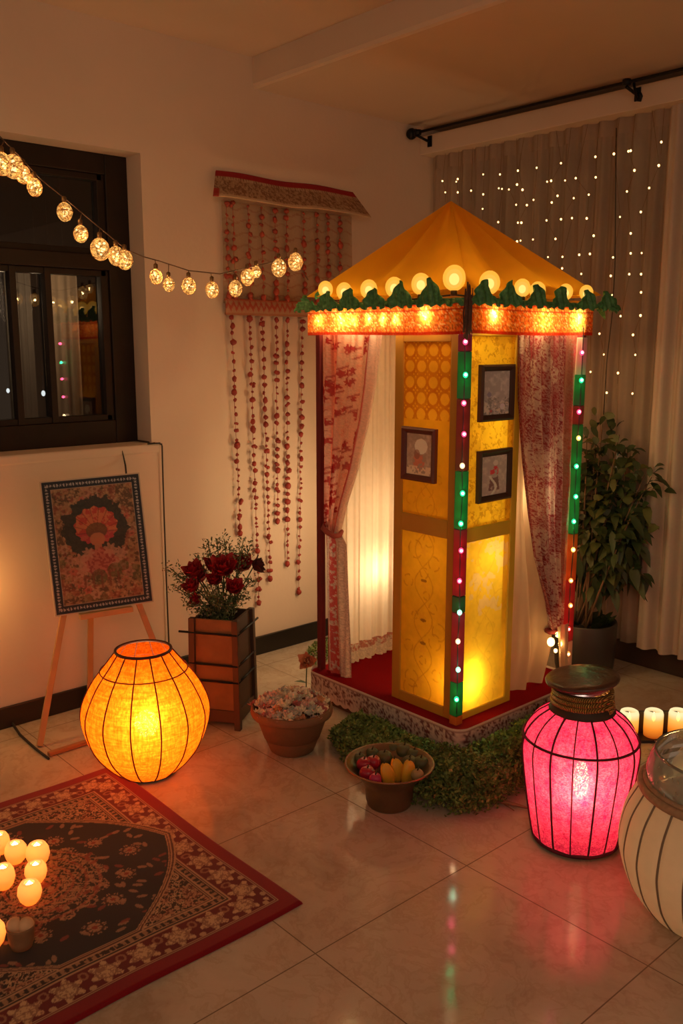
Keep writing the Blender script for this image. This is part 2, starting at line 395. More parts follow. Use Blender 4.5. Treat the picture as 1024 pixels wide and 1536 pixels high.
# white lace band round the edge
ring = rrect(PX0, PX1, PY0, PY1, .055, 8); per = [0.0]
dense = []
for i in range(len(ring)):
    a = V(*ring[i], 0); b = V(*ring[(i+1) % len(ring)], 0); k = max(1, int((b-a).length/.006))
    dense += [a.lerp(b, j/k) for j in range(k)]
n = len(dense); vs = []; cl = []; zs = np.linspace(.132, .032, 17); acc = 0
for j, z in enumerate(zs):
    acc = 0
    for i in range(n):
        if i: acc += (dense[i]-dense[i-1]).length
        zz = z - (.010*abs(math.sin(acc*PI/.05)) if j > 13 else 0)
        vs.append((dense[i].x, dense[i].y, zz)); cl.append((acc, z))
m = MB(); m.add(vs, [(j*n+i, j*n+(i+1) % n, (j+1)*n+(i+1) % n, (j+1)*n+i) for j in range(16) for i in range(n)])
inn = rrect(PX0+.03, PX1-.03, PY0+.03, PY1-.03, .05)
b0 = len(vs); 
cl = np.array(cl); a, z = cl[:,0], cl[:,1]
colr = np.tile(np.array([.82,.68,.60]), (len(a),1))
w = fbm(a, z, 90, 3)
fl = ((np.mod(a,.03)-.015)**2 + (np.mod(z+.0035+.0125*(np.floor(a/.03) % 2),.027)-.0135)**2)**.5
msk = ((w > .52) & (z < .115) & (z > .05)).astype(float)*.9
colr = blend(colr, msk, (.16,.02,.03)); colr = blend(colr, (np.abs(fl-.008) < .0025)*(z < .118)*(z > .045)*.8, (.62,.5,.45))
colr = blend(colr, (np.abs(z-.118) < .002)*.7, (.25,.08,.07))
M_LACE = cloth('white_lace', (1,1,1), .2, attr='Col', var=.15, scale=200)
m.build('lace_band', M_LACE, pav, col=colr)
# posts and eave beams
FP = (1.425,-1.43); RP = (1.43,-.715); LP = (.632,-1.43); BP = (.632,-.715)
for (x, y), mm in ((FP, mat('brown_post', (.09,.035,.02), .5)), (RP, M_DARKRED), (LP, M_DARKRED), (BP, M_DARKRED)):
    m = MB(); m.box((x-.014,y-.014,.12), (x+.014,y+.014,1.70)); m.build('post', mm, pav, bevel=.003)
m = MB()
for a, b in ((FP,RP),(RP,BP),(BP,LP),(LP,FP)): m.bar((*a,1.712), (*b,1.712), .026, .03)
m.build('eave_beam', M_YFRAME, pav)
# coloured cloth wraps on the two lit posts
WC = {'g': (.01,.22,.06), 'r': (.36,.015,.03), 'b': (.16,.035,.02), 'm': (.20,.012,.05), 'o': (.6,.10,.01), 'd': (.015,.08,.025), 'w': (.5,.35,.28)}
MW = {k: mat('wrap_'+k, c, .5, var=.15) for k, c in WC.items()}
def zpost(P, y):                                     # height on a post at a picture row
    lo, hi = 0, 2.5
    for _ in range(40):
        mid = (lo+hi)/2; d = V(P[0],P[1],mid)-CAM; yy = 768-F*d.dot(UP)/d.dot(FW)
        if yy > y: lo = mid
        else: hi = mid
    return mid
for P, rows in ((FP, [(500,527,'m'),(527,598,'g'),(598,706,'b'),(706,793,'g'),(793,893,'r'),(893,918,'d'),(918,1022,'r'),(1022,1072,'g'),(1072,1101,'o')]),
                (RP, [(506,562,'w'),(562,608,'g'),(608,636,'b'),(636,700,'g'),(700,800,'g'),(800,870,'o'),(870,960,'r'),(960,1010,'w')])):
    for y0, y1, k in rows:
        w = .0185; m = MB(); z1, z0 = zpost(P,y0), zpost(P,y1)
        m.box((P[0]-w,P[1]-w,z0), (P[0]+w,P[1]+w,z1-.001)); m.build('post_wrap', MW[k], pav, bevel=.003)
# roof
AP = V(1.025,-1.07,2.125); EZ = 1.752
RC = [V(1.462,-1.468,EZ), V(1.462,-.632,EZ), V(.590,-.632,EZ), V(.590,-1.468,EZ)]
def roof_face(A, B, sd):
    r = random.Random(sd); ph = [r.uniform(0,6) for _ in range(3)]
    nrm = (B-A).cross(AP-A).normalized()
    def fn(u, v):
        p = A.lerp(B, u).lerp(AP, v)
        edge = math.sin(PI*u) if 0 < u < 1 else 0
        s = -.042*math.sin(PI*v**.8)*edge
        s += .040*(1-v)**.6*v**.3*edge*math.sin(u*14+ph[0]) + .012*edge*(1-v)*v*3*math.sin(u*25+ph[1])
        return p + nrm*s + V(0,0,-.012*(math.sin(PI*u))*(1-v)**3)
    return MB().grid(49, 30, fn)
M_ROOF = cloth('saffron_cloth', (.74,.34,.018), .38, var=.10, scale=10)
m = MB()
for i in range(4):
    g = roof_face(RC[i], RC[(i+1) % 4], i); m.add(g.v, g.f)
m.build('roof', M_ROOF, pav)
# brocade valance, four sides
M_BROC = cloth('orange_brocade', (1,1,1), .62, .0, attr='Col', var=.25, scale=260)
VZ0, VZ1 = 1.592, 1.704
VX0, VX1, VY0, VY1 = .592, 1.452, -1.462, -.672
def valance(a, b, sd):
    a = Vector(a); b = Vector(b); L = (b-a).length; nu, nv = int(L/.005), 25; d = (b-a).normalized(); nn = V(d.y,-d.x,0)
    def fn(u, v):
        p = a.lerp(b,u); q = .003*math.sin(u*9+sd)+.0015*math.sin(u*31)
        return (p.x+nn.x*q, p.y+nn.y*q, VZ1+(VZ0-VZ1)*v + .003*math.sin(u*5+sd))
    u, v = uvgrid(nu, nv); x = u*L; z = v*(VZ1-VZ0)
    w = fbm(x+sd*3, z, 130, 11); c = np.tile(np.array([.95,.20,.03]), (nv,nu,1))
    c = blend(c, (w > .5)*.75, (.98,.42,.08)); c = blend(c, (vnoise(x,z,320,5) > .78)*.9, (1,.75,.35)); c = blend(c, (vnoise(x,z,280,8) < .22)*.8, (.45,.05,.01))
    k = np.abs(((np.mod(x,.05)-.025)**2+(np.mod(z,.036)-.018)**2)**.5-.013) < .0025
    c = blend(c, k*.6, (.5,.07,.02))
    for zz, t in ((.003,.005),(.024,.0025),(.062,.0012),(.107,.006)): c = blend(c, (np.abs(z-zz) < t)*.9, (.52,.018,.012))
    return MB().grid(nu, nv, fn), c
for a, b, sd in (((VX0,VY0,0),(VX1,VY0,0),1), ((VX1,VY0,0),(VX1,VY1,0),2), ((VX1,VY1,0),(VX0,VY1,0),3), ((VX0,VY1,0),(VX0,VY0,0),4)):
    g, c = valance(a, b, sd); g.build('valance', M_BROC, pav, col=c)
# dark fringe tassel hanging down the front corner
m = MB(); r = random.Random(5)
for k in range(46):
    x = 1.512+r.uniform(-.011,.011); y = -1.522+r.uniform(-.011,.011); zt = 1.735+r.uniform(-.03,.03)
    m.tube([(x,y,zt), (x-.004+r.uniform(-.006,.006),y+.004+r.uniform(-.006,.006),1.66+r.uniform(-.02,.02)), (x-.016+r.uniform(-.008,.008),y+.016+r.uniform(-.008,.008),1.585+r.uniform(-.015,.02))], .0022, 4)
m.build('corner_tassel', mat('brown_tassel', (.13,.06,.04), .7, var=.5, scale=80), pav)
# bulbs behind the valance
M_HOTB = emis('hot_bulb', (1,.70,.32), 14)
for row, ax, val in (([(479,481),(512,479),(529,480),(552,479),(573,479),(594,479),(638,473)], 1, VY0), ([(741,473),(868,478)], 0, VX1)):
    for j, (x, y) in enumerate(row):
        p = on(ax, val, x, y); q = p + (V(0,.024,0) if ax == 1 else V(-.024,0,0))
        MB().ball(q, .006, 8, 6, (1,1,1.6)).build('valance_bulb', M_HOTB, pav)
        big = (x in (638,741,868))
        lamp(p + (V(0,.0125,0) if ax == 1 else V(-.0125,0,0)), .62 if big else .24, (1,.74,.34), .006)
for q in ((.8,-1.40),(1.1,-1.40),(1.32,-1.40),(1.40,-1.30),(1.40,-1.0),(1.40,-.78)): lamp((*q,1.648), 1.1, (1,.68,.28), .02)  # extra unseen lamps added to brighten the whole valance
# yellow screens
M_INS = cloth('painted_screen', (1,1,1), .35, attr='Col', var=.08, scale=40)
M_INS2 = cloth('painted_screen_bright', (1,1,1), .55, attr='Col', var=.08, scale=40)
def vine(u, v, asp, seed, n=5):
    """scroll of stems, loops and small blossoms; u,v in 0..1, asp = height/width"""
    x = u; y = v*asp; d = np.full_like(u, 9.0)
    r = random.Random(seed)
    for s in (-1, 1):
        d = np.minimum(d, np.abs(x-.5-s*.20*np.sin(y*5.2+r.uniform(0,.5))))
    for i in range(n*3):
        cx = r.uniform(.15,.85); cy = (i+.5)/(n*3)*asp; R = r.uniform(.06,.17)
        q = np.hypot(x-cx, y-cy); d = np.minimum(d, np.abs(q-R) + .02*(np.sin(3*np.arctan2(y-cy,x-cx)+i) > .4))
    bl = np.zeros_like(u)
    for i in range(n):
        cx = .5+r.uniform(-.08,.08); cy = (i+.5)/n*asp; q = np.hypot(x-cx, y-cy); t = np.arctan2(y-cy, x-cx)
        bl = np.maximum(bl, (q < .07+.025*np.cos(5*t)))
    return d, bl
def insert(name, P, U, w, z0, z1, style, base, line, parent, mm):
    P = Vector(P); U = Vector(U); nu = max(24, int(w/.0028)); nv = max(24, int((z1-z0)/.0028))
    u, v = uvgrid(nu, nv); asp = (z1-z0)/w; c = np.tile(np.array(base), (nv,nu,1)); x = u; y = v*asp
    c = c*(.88+.24*fbm(u*3, v*3*asp, 2, 4))[...,None]
    if style == 'lattice':
        top = v < .44
        S = .25; gx = np.mod(x,S)-S/2; gy = np.mod(y,S)-S/2; q = np.hypot(gx,gy); t = np.abs(np.abs(gx)-np.abs(gy))
        k = ((np.abs(q-S*.46) < .022) | ((t < .02) & (q > S*.5))) & top
        c = blend(c, k*.8*(.6+.6*fbm(x,y,9,2)), line); c = blend(c, (top & (q < S*.36))*.12, (.9,.5,.05))
        d, b = vine(u, np.clip((v-.62)/.38,0,1), asp*.38, 9, 2); c = blend(c, (d < .012)*(v > .66)*.35, line)
    elif style == 'vine':
        d, b = vine(u, v, asp, 21, 5); c = blend(c, (d < .013)*.55*(.4+fbm(x,y,6,3)), line); c = blend(c, b*.4, (.62,.25,.02))
        for cy in (.28,.52,.66): c = blend(c, (np.hypot((x-.5),(y-cy*asp)*2.6) < .07)*.75, (.16,.05,.012))
    elif style == 'scatter':
        w_ = fbm(x*1.0, y, 7, 31); w2 = fbm(x+5, y, 12, 33)
        c = blend(c, (np.abs(w_-.5) < .022)*.6, line); c = blend(c, (w2 > .66)*.5, (.40,.16,.01)); c = blend(c, (fbm(x,y,2.2,8) > .60)*.35, (.55,.30,.02))
    else:
        d, b = vine(u, v, asp, 44, 4); c = blend(c, (d < .011)*.22, line); c = blend(c, (fbm(x,y,5,12) > .60)*.45*(v < .45), (.80,.66,.45))
    g = MB().grid(nu, nv, lambda a, b: tuple(P + U*(w*a) + V(0,0,z1-P.z + (z0-z1)*b)))
    return g.build(name, mm, parent, col=c)
SY = -1.412; sx0, sx1 = 1.068, 1.408
scr = MB(); 
for x0, x1, z0, z1 in ((sx0,1.112,.122,1.70), (1.352,sx1,.122,1.70), (1.112,1.352,.122,.165), (1.112,1.352,.835,.905), (1.112,1.352,1.565,1.70)):
    scr.box((x0,SY-.010,z0), (x1,SY+.010,z1))
s1 = scr.build('screen', M_YFRAME, pav, 'amber yellow screen panel with round lattice above and vine print below', bevel=.0025)
insert('screen_inlay', (1.112,SY-.003,.9), (1,0,0), .240, .905, 1.565, 'lattice', (.66,.28,.012), (.42,.10,.006), s1, M_INS)
insert('screen_inlay', (1.112,SY-.003,.9), (1,0,0), .240, .165, .835, 'vine', (.68,.32,.014), (.40,.13,.008), s1, M_INS)
SX = 1.412
scr = MB()
for y0, y1, z0, z1 in ((-1.410,-1.392,.122,1.70), (-1.128,-1.092,.122,1.70), (-1.392,-1.128,.122,.150), (-1.392,-1.128,.825,.880), (-1.392,-1.128,1.585,1.70)):
    scr.box((SX-.010,y0,z0), (SX+.010,y1,z1))
s2 = scr.build('screen', M_YFRAME2, pav, 'bright yellow screen panel lit from behind by a lamp', bevel=.0025)
insert('screen_inlay', (SX+.003,-1.392,.9), (0,1,0), .264, .880, 1.585, 'scatter', (.90,.62,.03), (.50,.22,.01), s2, M_INS2)
insert('screen_inlay', (SX+.003,-1.392,.9), (0,1,0), .264, .150, .825, 'soft', (.95,.68,.05), (.60,.32,.03), s2, M_INS2)
p = on(0, 1.412, 706, 1028)
lamp(p+V(-.045,0,0), 1.1, (1,.68,.25), .012); lamp(p+V(-.05,.0,.06), .5, (1,.68,.25), .02)
lamp((1.27,-1.22,.75), 1.6, (1,.70,.28), .05); lamp((1.25,-1.22,1.25), 1.2, (1,.70,.28), .05)

# ------------------------------------------------------------------ eave garland, globes
EY, EX = -1.478, 1.470
Lb = [(488,434,.030),(516,437,.031),(553,434,.033),(591,431,.034),(631,426,.035),(681,417,.040)]
Rb = [(734,424,.037),(783,432,.030),(806,436,.030),(848,438,.028),(879,439,.027)]
M_GLOBE = glowglass('lit_globe', (1,.45,.05), 1.05, .35); M_CORE1 = glowglass('globe_core', (1,.62,.18), .8, .45); M_CORE2 = glowglass('globe_filament', (1,.78,.42), 4, .35); M_CAP = mat('bulb_cap', (.12,.07,.03), .4, .6)
gl = root('globe_string_lights', (1.47,-1.478,1.76), 'string of round warm globe bulbs along the pavilion eave above the green garland', 'string lights')
wire = []
for row, ax, val in ((Lb,1,EY-.004), (Rb,0,EX+.004)):
    for x, y, r in row:
        p = on(ax, val, x, y)
        b = MB().ball(p, r, 20, 14, (1,1,1.12)).build('bulb', M_GLOBE, gl)
        MB().ball(p+V(0,0,-.002), r*.74, 16, 10, (1,1,1.12)).build('glow_core', M_CORE1, b); MB().ball(p+V(0,0,-.004), r*.45, 14, 9, (1,1,1.12)).build('filament', M_CORE2, b)
        MB().lathe([(.012,0),(.012,.018),(.008,.022)], 12, (p.x,p.y,p.z-r*1.12-.016)).build('socket', M_CAP, b)
        wire.append(V(p.x,p.y,p.z-r*1.12-.012))
        lamp(p, .40, (1,.60,.20), r*.3)
MB().tube(wire, .003, 6).build('wire', M_CORD, gl)
Lp = [(468,452),(502,437),(535,432),(572,432),(612,421),(657,417)]; Rp = [(712,420),(751,421),(792,427),(828,430),(868,435),(896,437)]
n = NT('green_foil'); o = n.obj(); f = n.noise(60, 5, o)
cc = n.ramp(f, [(.3, (.03,.12,.035,1)), (.55, (.075,.27,.08,1)), (.75, (.17,.42,.14,1))])
M_FOIL = n.end(n.n('ShaderNodeBsdfPrincipled', {'Base Color': cc, 'Roughness': .42, 'Normal': n.n('ShaderNodeBump', {'Height': n.noise(90,4,o), 'Strength': .7, 'Distance': .006}).outputs[0]}).outputs[0])
ga = root('leaf_garland', (1.47,-1.478,1.70), 'dark green leaf garland with pointed leaves along the eave of the yellow pavilion', 'garland')
def garland(pk, ax, val, e0, e1, zb):
    pts = sorted([((on(ax,val,*q).x if ax == 1 else on(ax,val,*q).y), on(ax,val,*q).z) for q in pk])
    def top(t):
        z = zb + .022
        for c, zt in pts:
            d = abs(t-c)/.056
            if d < 1: z = max(z, zb+.030 + (zt-zb-.030)*(.5+.5*math.cos(PI*d))**.8)
        return z
    r = random.Random(3)
    def fn(u, v):
        t = e0+(e1-e0)*u; zt = top(t); z = zb+(zt-zb)*v
        q = .034 + .008*math.sin(t*95)*v + .012*(1-v)*(.4+.6*math.sin(t*40+1)) + .005*math.sin(t*230+v*5)
        z += .006*math.sin(t*130)*(1-v)
        return (t, val-q-.008, z) if ax == 1 else (val+q+.008, t, z)
    return MB().grid(220, 9, fn)
garland(Lp, 1, EY, .572, 1.515, 1.690).build('leaf_strip', M_FOIL, ga, solid=.003)
garland(Rp, 0, EX, -1.515, -.60, 1.690).build('leaf_strip', M_FOIL, ga, solid=.003)
m = MB(); r = random.Random(9)
e = on(0, EX, 905, 452)
for k in range(26):
    b = e + V(r.uniform(-.01,.03), r.uniform(-.03,.05), r.uniform(-.03,.02))
    m.leaf(b, (r.uniform(-.2,1), r.uniform(-.2,1), r.uniform(-.4,.5)), (r.uniform(-1,1),-1,1), r.uniform(.03,.06), .024, .3)
m.build('leaf_clump', M_FOIL, ga); m = MB()
e = on(1, EY, 466, 452)
for k in range(14):
    b = e + V(r.uniform(-.02,.02), r.uniform(-.02,.02), r.uniform(-.03,.01))
    m.leaf(b, (r.uniform(-1,.4), r.uniform(-1,.2), r.uniform(-.2,.8)), (1,-1,.3), r.uniform(.03,.05), .022, .2)
m.build('leaf_clump', M_FOIL, ga)

# ------------------------------------------------------------------ coloured light strings on the posts
CB = {'p': (1,.06,.16), 'g': (.02,.9,.28), 'w': (1,.62,.30), 'y': (1,.62,.12), 'o': (1,.30,.05), 'c': (.35,1,.6), 'r': (1,.05,.03)}
ME = {k: emis('led_'+k, [min(1, .35+.8*x) for x in c] if k in 'pgcw' else [min(1,.15+.9*x) for x in c], 7) for k, c in CB.items()}
MH = {k: emis('led_shell_'+k, c, 1.6) for k, c in CB.items()}
def post_string(P, rows, dx, label, k2):
    t = root('led_string', (P[0],P[1],.15), label, 'string lights')
    w = []
    for y, k in rows:
        z = zpost(P, y); side = dx if (len(w) % 2) else -dx
        q = V(P[0]+.023+side*.4, P[1]-.023+side*.4, z); w.append(V(P[0]+.0205,P[1]-.0205,z))
        b = MB().ball(q, .0095, 12, 8, (1,1,1.15)).build('led', MH[k], t)
        tip = q + (CAM-q).normalized()*.004
        b2 = MB().ball(V(q.x+.0045,q.y-.0045,q.z+.001), .0056, 10, 8, (1,1,1)).build('led_tip', ME[k], b)
        lamp(q + V(.016,-.016,.0), (.10 if k in 'pgrc' else .06), CB[k], .008, 'led_light')
    w = [w[0]+V(0,0,.1)] + [p+V(random.uniform(-.004,.004),0,0) for p in w] + [w[-1]-V(0,0,.06)]
    MB().tube(w, .0022, 6).build('wire', M_CORD, t)
post_string(FP, [(513,'p'),(562,'g'),(604,'p'),(650,'p'),(697,'w'),(738,'g'),(783,'g'),(823,'p'),(868,'p'),(915,'c'),(958,'w'),(1000,'c'),(1044,'g')], .003, 'coloured light string down the front post between the two yellow screens', 0)
post_string(RP, [(529,'p'),(570,'g'),(617,'p'),(656,'y'),(698,'g'),(743,'g'),(780,'g'),(822,'y'),(868,'o'),(905,'o'),(940,'r'),(977,'o')], .003, 'coloured light string down the post beside the maroon curtain and tall plant', 1)

# ------------------------------------------------------------------ curtains of the pavilion
def lerpt(tab, x):
    for (a, va), (b, vb) in zip(tab, tab[1:]):
        if x <= b: return va + (vb-va)*(x-a)/(b-a) if b > a else va
    return tab[-1][1]
def swag(tabL, tabR, zt, zb, plane, nf, amp, nu, nv, ph=0):
    """curtain in a vertical plane whose two edges follow tables of (height, coordinate)"""
    ax, val, sgn = plane
    def fn(u, v):
        z = zt+(zb-zt)*v; a = lerpt(tabL, -z); b = lerpt(tabR, -z); t = a+(b-a)*u
        k = amp*math.sin(2*PI*nf*u+ph+.6*math.sin(3*v+ph))*(.5+.5*min(1, v*5)) + amp*.35*math.sin(2*PI*nf*2.3*u+2*v)
        q = val + sgn*k
        return (t, q, z) if ax == 1 else (q, t, z)
    return MB().grid(nu, nv, fn)
M_FLOR = cloth('floral_voile', (1,1,1), .5, .05, attr='Col', var=.15, scale=150)
nu, nv = 90, 230; zt, zb = 1.60, .762
g = swag([(-1.6,.615),(-1.2,.628),(-.764,.655)], [(-1.6,1.000),(-1.40,.975),(-1.25,.938),(-1.05,.868),(-.90,.795),(-.764,.742)], zt, zb, (1,-1.425,1), 4.5, .014, nu, nv, .4)
u, v = uvgrid(nu, nv); P_ = np.array(g.v).reshape(nv, nu, 3); s = (u*.36); z = v*.84
c = np.tile(np.array([.80,.43,.33]), (nv,nu,1))
c = blend(c, (np.abs(u-.27) < .07)*.75, (.75,.14,.08)); c = blend(c, (fbm(s,z,55,4) > .62)*.5, (.75,.25,.18))
r = random.Random(12)
for i in range(88):
    cx, cy = r.uniform(.02,.30), r.uniform(.02,.82); R = r.uniform(.012,.023); q = np.hypot(s-cx, z-cy); t = np.arctan2(z-cy, s-cx)
    c = blend(c, (q < R*(.75+.25*np.cos(5*t+i)))*.95, (.44,.016,.026))
    c = blend(c, (np.abs(np.sin(4*(s-cx)+1.3*(z-cy)/.1+i)) < .06)*(q < .045)*.8, (.45,.05,.05))
c = blend(c, (u > .83)*.9, (.80,.56,.50)); c = blend(c, (np.abs(u-.83) < .012)*.9, (.55,.05,.05))
c = c*(.85+.3*vnoise(s,z,420,2))[...,None]
o = g.build('floral_curtain', M_FLOR, col=c); tag(o, 'pink curtain with red flower print tied back at the pavilion post', 'curtain')
nu, nv = 60, 170
g = swag([(-.77,.655),(-.5,.655),(-.13,.665)], [(-.77,.748),(-.72,.792),(-.5,.800),(-.128,.815)], .765, .128, (1,-1.427,1), 2.2, .010, nu, nv, 1)
u, v = uvgrid(nu, nv); s = u*.15; z = v*.63
c = np.tile(np.array([.56,.40,.34]), (nv,nu,1)); c = c*(.65+.7*vnoise(s,z,380,3))[...,None]
c = blend(c, (np.abs(u-.38) < .13)*(fbm(s,z,85,7) > .42)*.85, (.50,.04,.045)); c = blend(c, (u < .06)*.9, (.40,.04,.04)); c = blend(c, (np.abs(u-.55) < .02)*.6, (.45,.2,.16))
g.build('lower_fall', cloth('speckled_voile', (1,1,1), .3, attr='Col', var=.2, scale=200), o, col=c)
m = MB(); m.tube([(.650,-1.43,.785), (.668,-1.448,.775), (.70,-1.452,.763), (.74,-1.448,.752), (.756,-1.43,.757), (.74,-1.408,.765), (.69,-1.405,.78)], .012, 8, True)
m.build('tieback', mat('tie_cloth', (.28,.05,.04), .8), o, 'twisted maroon tie')
# white sheer with lace hem at the side of the pavilion
M_WSHEER = cloth('white_sheer', (.80,.66,.54), .55, .05, var=.08, scale=40)
def fn(u, v):
    y = -1.36+.62*u; z = 1.60+(.215-1.60)*v
    return (.668 + .010*math.sin(2*PI*7*u+.8*math.sin(4*u))*(.4+.6*v)+.004*math.sin(2*PI*17*u), y, z)
o = MB().grid(140, 24, fn).build('white_sheer_curtain', M_WSHEER); tag(o, 'white sheer curtain with lace hem glowing inside the pavilion', 'curtain')
def fn(u, v):
    y = -1.36+.62*u; z = .215-(.085+.008*abs(math.sin(y*PI/.035)))*v
    return (.668 + .010*math.sin(2*PI*7*u+.8*math.sin(4*u))+.004*math.sin(2*PI*17*u)-.001, y, z)
nu, nv = 220, 24; u, v = uvgrid(nu, nv); s = u*.62; z = v*.09
c = np.tile(np.array([.62,.50,.43]), (nv,nu,1)); c = blend(c, (v < .42)*(fbm(s,z,110,6) > .45)*.8, (.42,.10,.08)); c = c*(.7+.5*vnoise(s,z,300,3))[...,None]
MB().grid(nu, nv, fn).build('lace_hem', M_LACE, o, col=c)
p = on(0, .66, 566, 846)
lamp(p+V(-.10,0,-.02), 2.6, (1,.72,.38), .03); lamp(p+V(-.22,.02,.25), 3.0, (1,.70,.36), .05)
# maroon curtain with silver sparkle on the other open side
M_SPK = cloth('maroon_voile', (1,1,1), .5, .02, attr='Col', var=.2, scale=200)
nu, nv = 150, 300; zt, zb = 1.598, .36
g = swag([(-1.6,-1.145),(-1.35,-1.128),(-1.1,-1.085),(-.9,-1.04),(-.7,-.985),(-.5,-.885),(-.36,-.838)], [(-1.6,-.738),(-1.0,-.735),(-.36,-.765)], zt, zb, (0,1.432,1), 5.5, .012, nu, nv, 2)
u, v = uvgrid(nu, nv); P_ = np.array(g.v).reshape(nv,nu,3); s = P_[...,1]; z = P_[...,2]
c = np.tile(np.array([.36,.055,.075]), (nv,nu,1))
big = fbm(s*1.6, z, 9, 41); fold = np.sin(2*PI*5.5*u+2.6); c = blend(c, np.clip(.55+.9*(big-.5)+.25*fold,0,1)*(vnoise(s,z,400,17) > .46)*.9, (.74,.56,.52)); c = blend(c, (fold < -.75)*.5, (.22,.02,.035)); c = blend(c, (vnoise(s,z,390,9) > .72)*.55, (.52,.33,.32))  # fold highlights and shade painted in with the silver speckle
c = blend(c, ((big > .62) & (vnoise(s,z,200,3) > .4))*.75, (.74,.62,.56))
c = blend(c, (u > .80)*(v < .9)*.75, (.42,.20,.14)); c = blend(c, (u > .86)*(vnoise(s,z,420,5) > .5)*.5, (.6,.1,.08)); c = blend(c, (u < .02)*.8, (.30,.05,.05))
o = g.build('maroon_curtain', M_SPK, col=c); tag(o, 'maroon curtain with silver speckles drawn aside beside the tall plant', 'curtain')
m = MB(); m.tube([(1.432,-.85,.365), (1.446,-.81,.36), (1.446,-.775,.355), (1.425,-.76,.352), (1.41,-.80,.358), (1.412,-.84,.364)], .012, 8, True); m.build('tieback', M_DARKRED, o)
# cream curtain behind it
M_CREAM = cloth('cream_cloth', (.74,.56,.38), .5, 0, var=.08, scale=15)
g = swag([(-1.6,-1.16),(-.5,-1.16),(-.13,-1.13)], [(-1.6,-.95),(-.9,-.92),(-.55,-.83),(-.3,-.80),(-.13,-.86)], 1.60, .135, (0,1.385,1), 2.2, .022, 60, 60, .5)
o = g.build('cream_curtain', M_CREAM); tag(o, 'plain cream curtain falling to the red carpet behind the maroon one', 'curtain')
g = swag([(-.40,-.86),(-.25,-.85),(-.03,-.80)], [(-.40,-.78),(-.25,-.775),(-.03,-.735)], .40, .03, (0,1.475,1), 1.5, .012, 16, 24, .2)
g.build('hanging_tail', M_CREAM, o)
lamp((1.30,-.95,.95), 1.2, (1,.66,.30), .05)
# warm bulbs where the curtain is gathered
M_WARMB = glowglass('warm_bulb', (1,.60,.20), 5, .3)
cl = root('warm_bulb_cluster', tuple(on(0,1.47,828,965)), 'cluster of bright warm bulbs at the foot of the cream curtain', 'string lights')
w = []
for x, y, r in ((826,963,.016),(836,952,.010),(840,966,.009),(833,976,.008)):
    p = on(0, 1.47, x, y); b = MB().ball(p, r, 14, 10, (1,1,1.2)).build('bulb', M_WARMB, cl); w.append(p); lamp(p+V(.0,0,0), .30 if r > .015 else .12, (1,.58,.2), r*.4)
w += [on(0,1.47,846,985), on(0,1.47,847,1010)]
MB().tube([p+V(0,0,.01) for p in w], .002, 6).build('wire', M_CORD, cl)

# ------------------------------------------------------------------ framed pictures hung on the screens
M_PIC = painted('print_paper', .5, .06, 300)
def art(nu, nv, style):
    u, v = uvgrid(nu, nv); x = u; y = v*1.4; w = fbm(x,y,7,style*7)
    if style == 0:
        c = np.tile(np.array([.22,.16,.12]), (nv,nu,1)); c = blend(c, (w-.4)*2, (.34,.27,.21)); c = blend(c, (np.hypot(x-.58,y-.42) < .26)*.8, (.55,.46,.38)); c = blend(c, (np.hypot((x-.5)*1.3,y-.95) < .3)*(w > .45)*.8, (.34,.10,.06)); c = blend(c, (y > 1.1)*(w > .48)*.8, (.45,.36,.26)); c = blend(c, (np.hypot(x-.42,(y-.7)*.7) < .12)*.7, (.16,.07,.05))
    elif style == 1:
        c = np.tile(np.array([.27,.25,.25]), (nv,nu,1)); c = blend(c, (w-.45)*3, (.40,.37,.36)); c = blend(c, (y > .85)*(fbm(x,y,14,3) > .5)*.7, (.12,.11,.10)); c = blend(c, (np.hypot(x-.75,y-1.15) < .1)*.8, (.50,.46,.50)); c = blend(c, (np.hypot(x-.22,y-.75) < .08)*.7, (.14,.13,.22)); c = blend(c, (y > 1.0)*(fbm(x,y,11,5) > .56)*.7, (.48,.42,.36)); c = blend(c, (np.hypot(x-.3,y-1.28) < .05)*.7, (.35,.06,.06))
    else:
        c = np.tile(np.array([.30,.26,.23]), (nv,nu,1)); c = blend(c, (w-.4)*2.5, (.40,.36,.31)); c = blend(c, (np.abs(x-.5) < .10+.14*(y-.35))*(y > .35)*(y < 1.25)*(w > .44)*.85, (.11,.05,.045)); c = blend(c, (np.hypot(x-.5,(y-.55)*.8) < .17)*(w > .42)*.9, (.45,.04,.05)); c = blend(c, (np.abs(x-.45-.12*np.sin(y*7)) < .05)*(y > .7)*.85, (.56,.48,.40)); c = blend(c, (np.hypot(x-.55,y-.26) < .10)*.75, (.48,.42,.38))
    return np.clip(c*2.3,0,1)
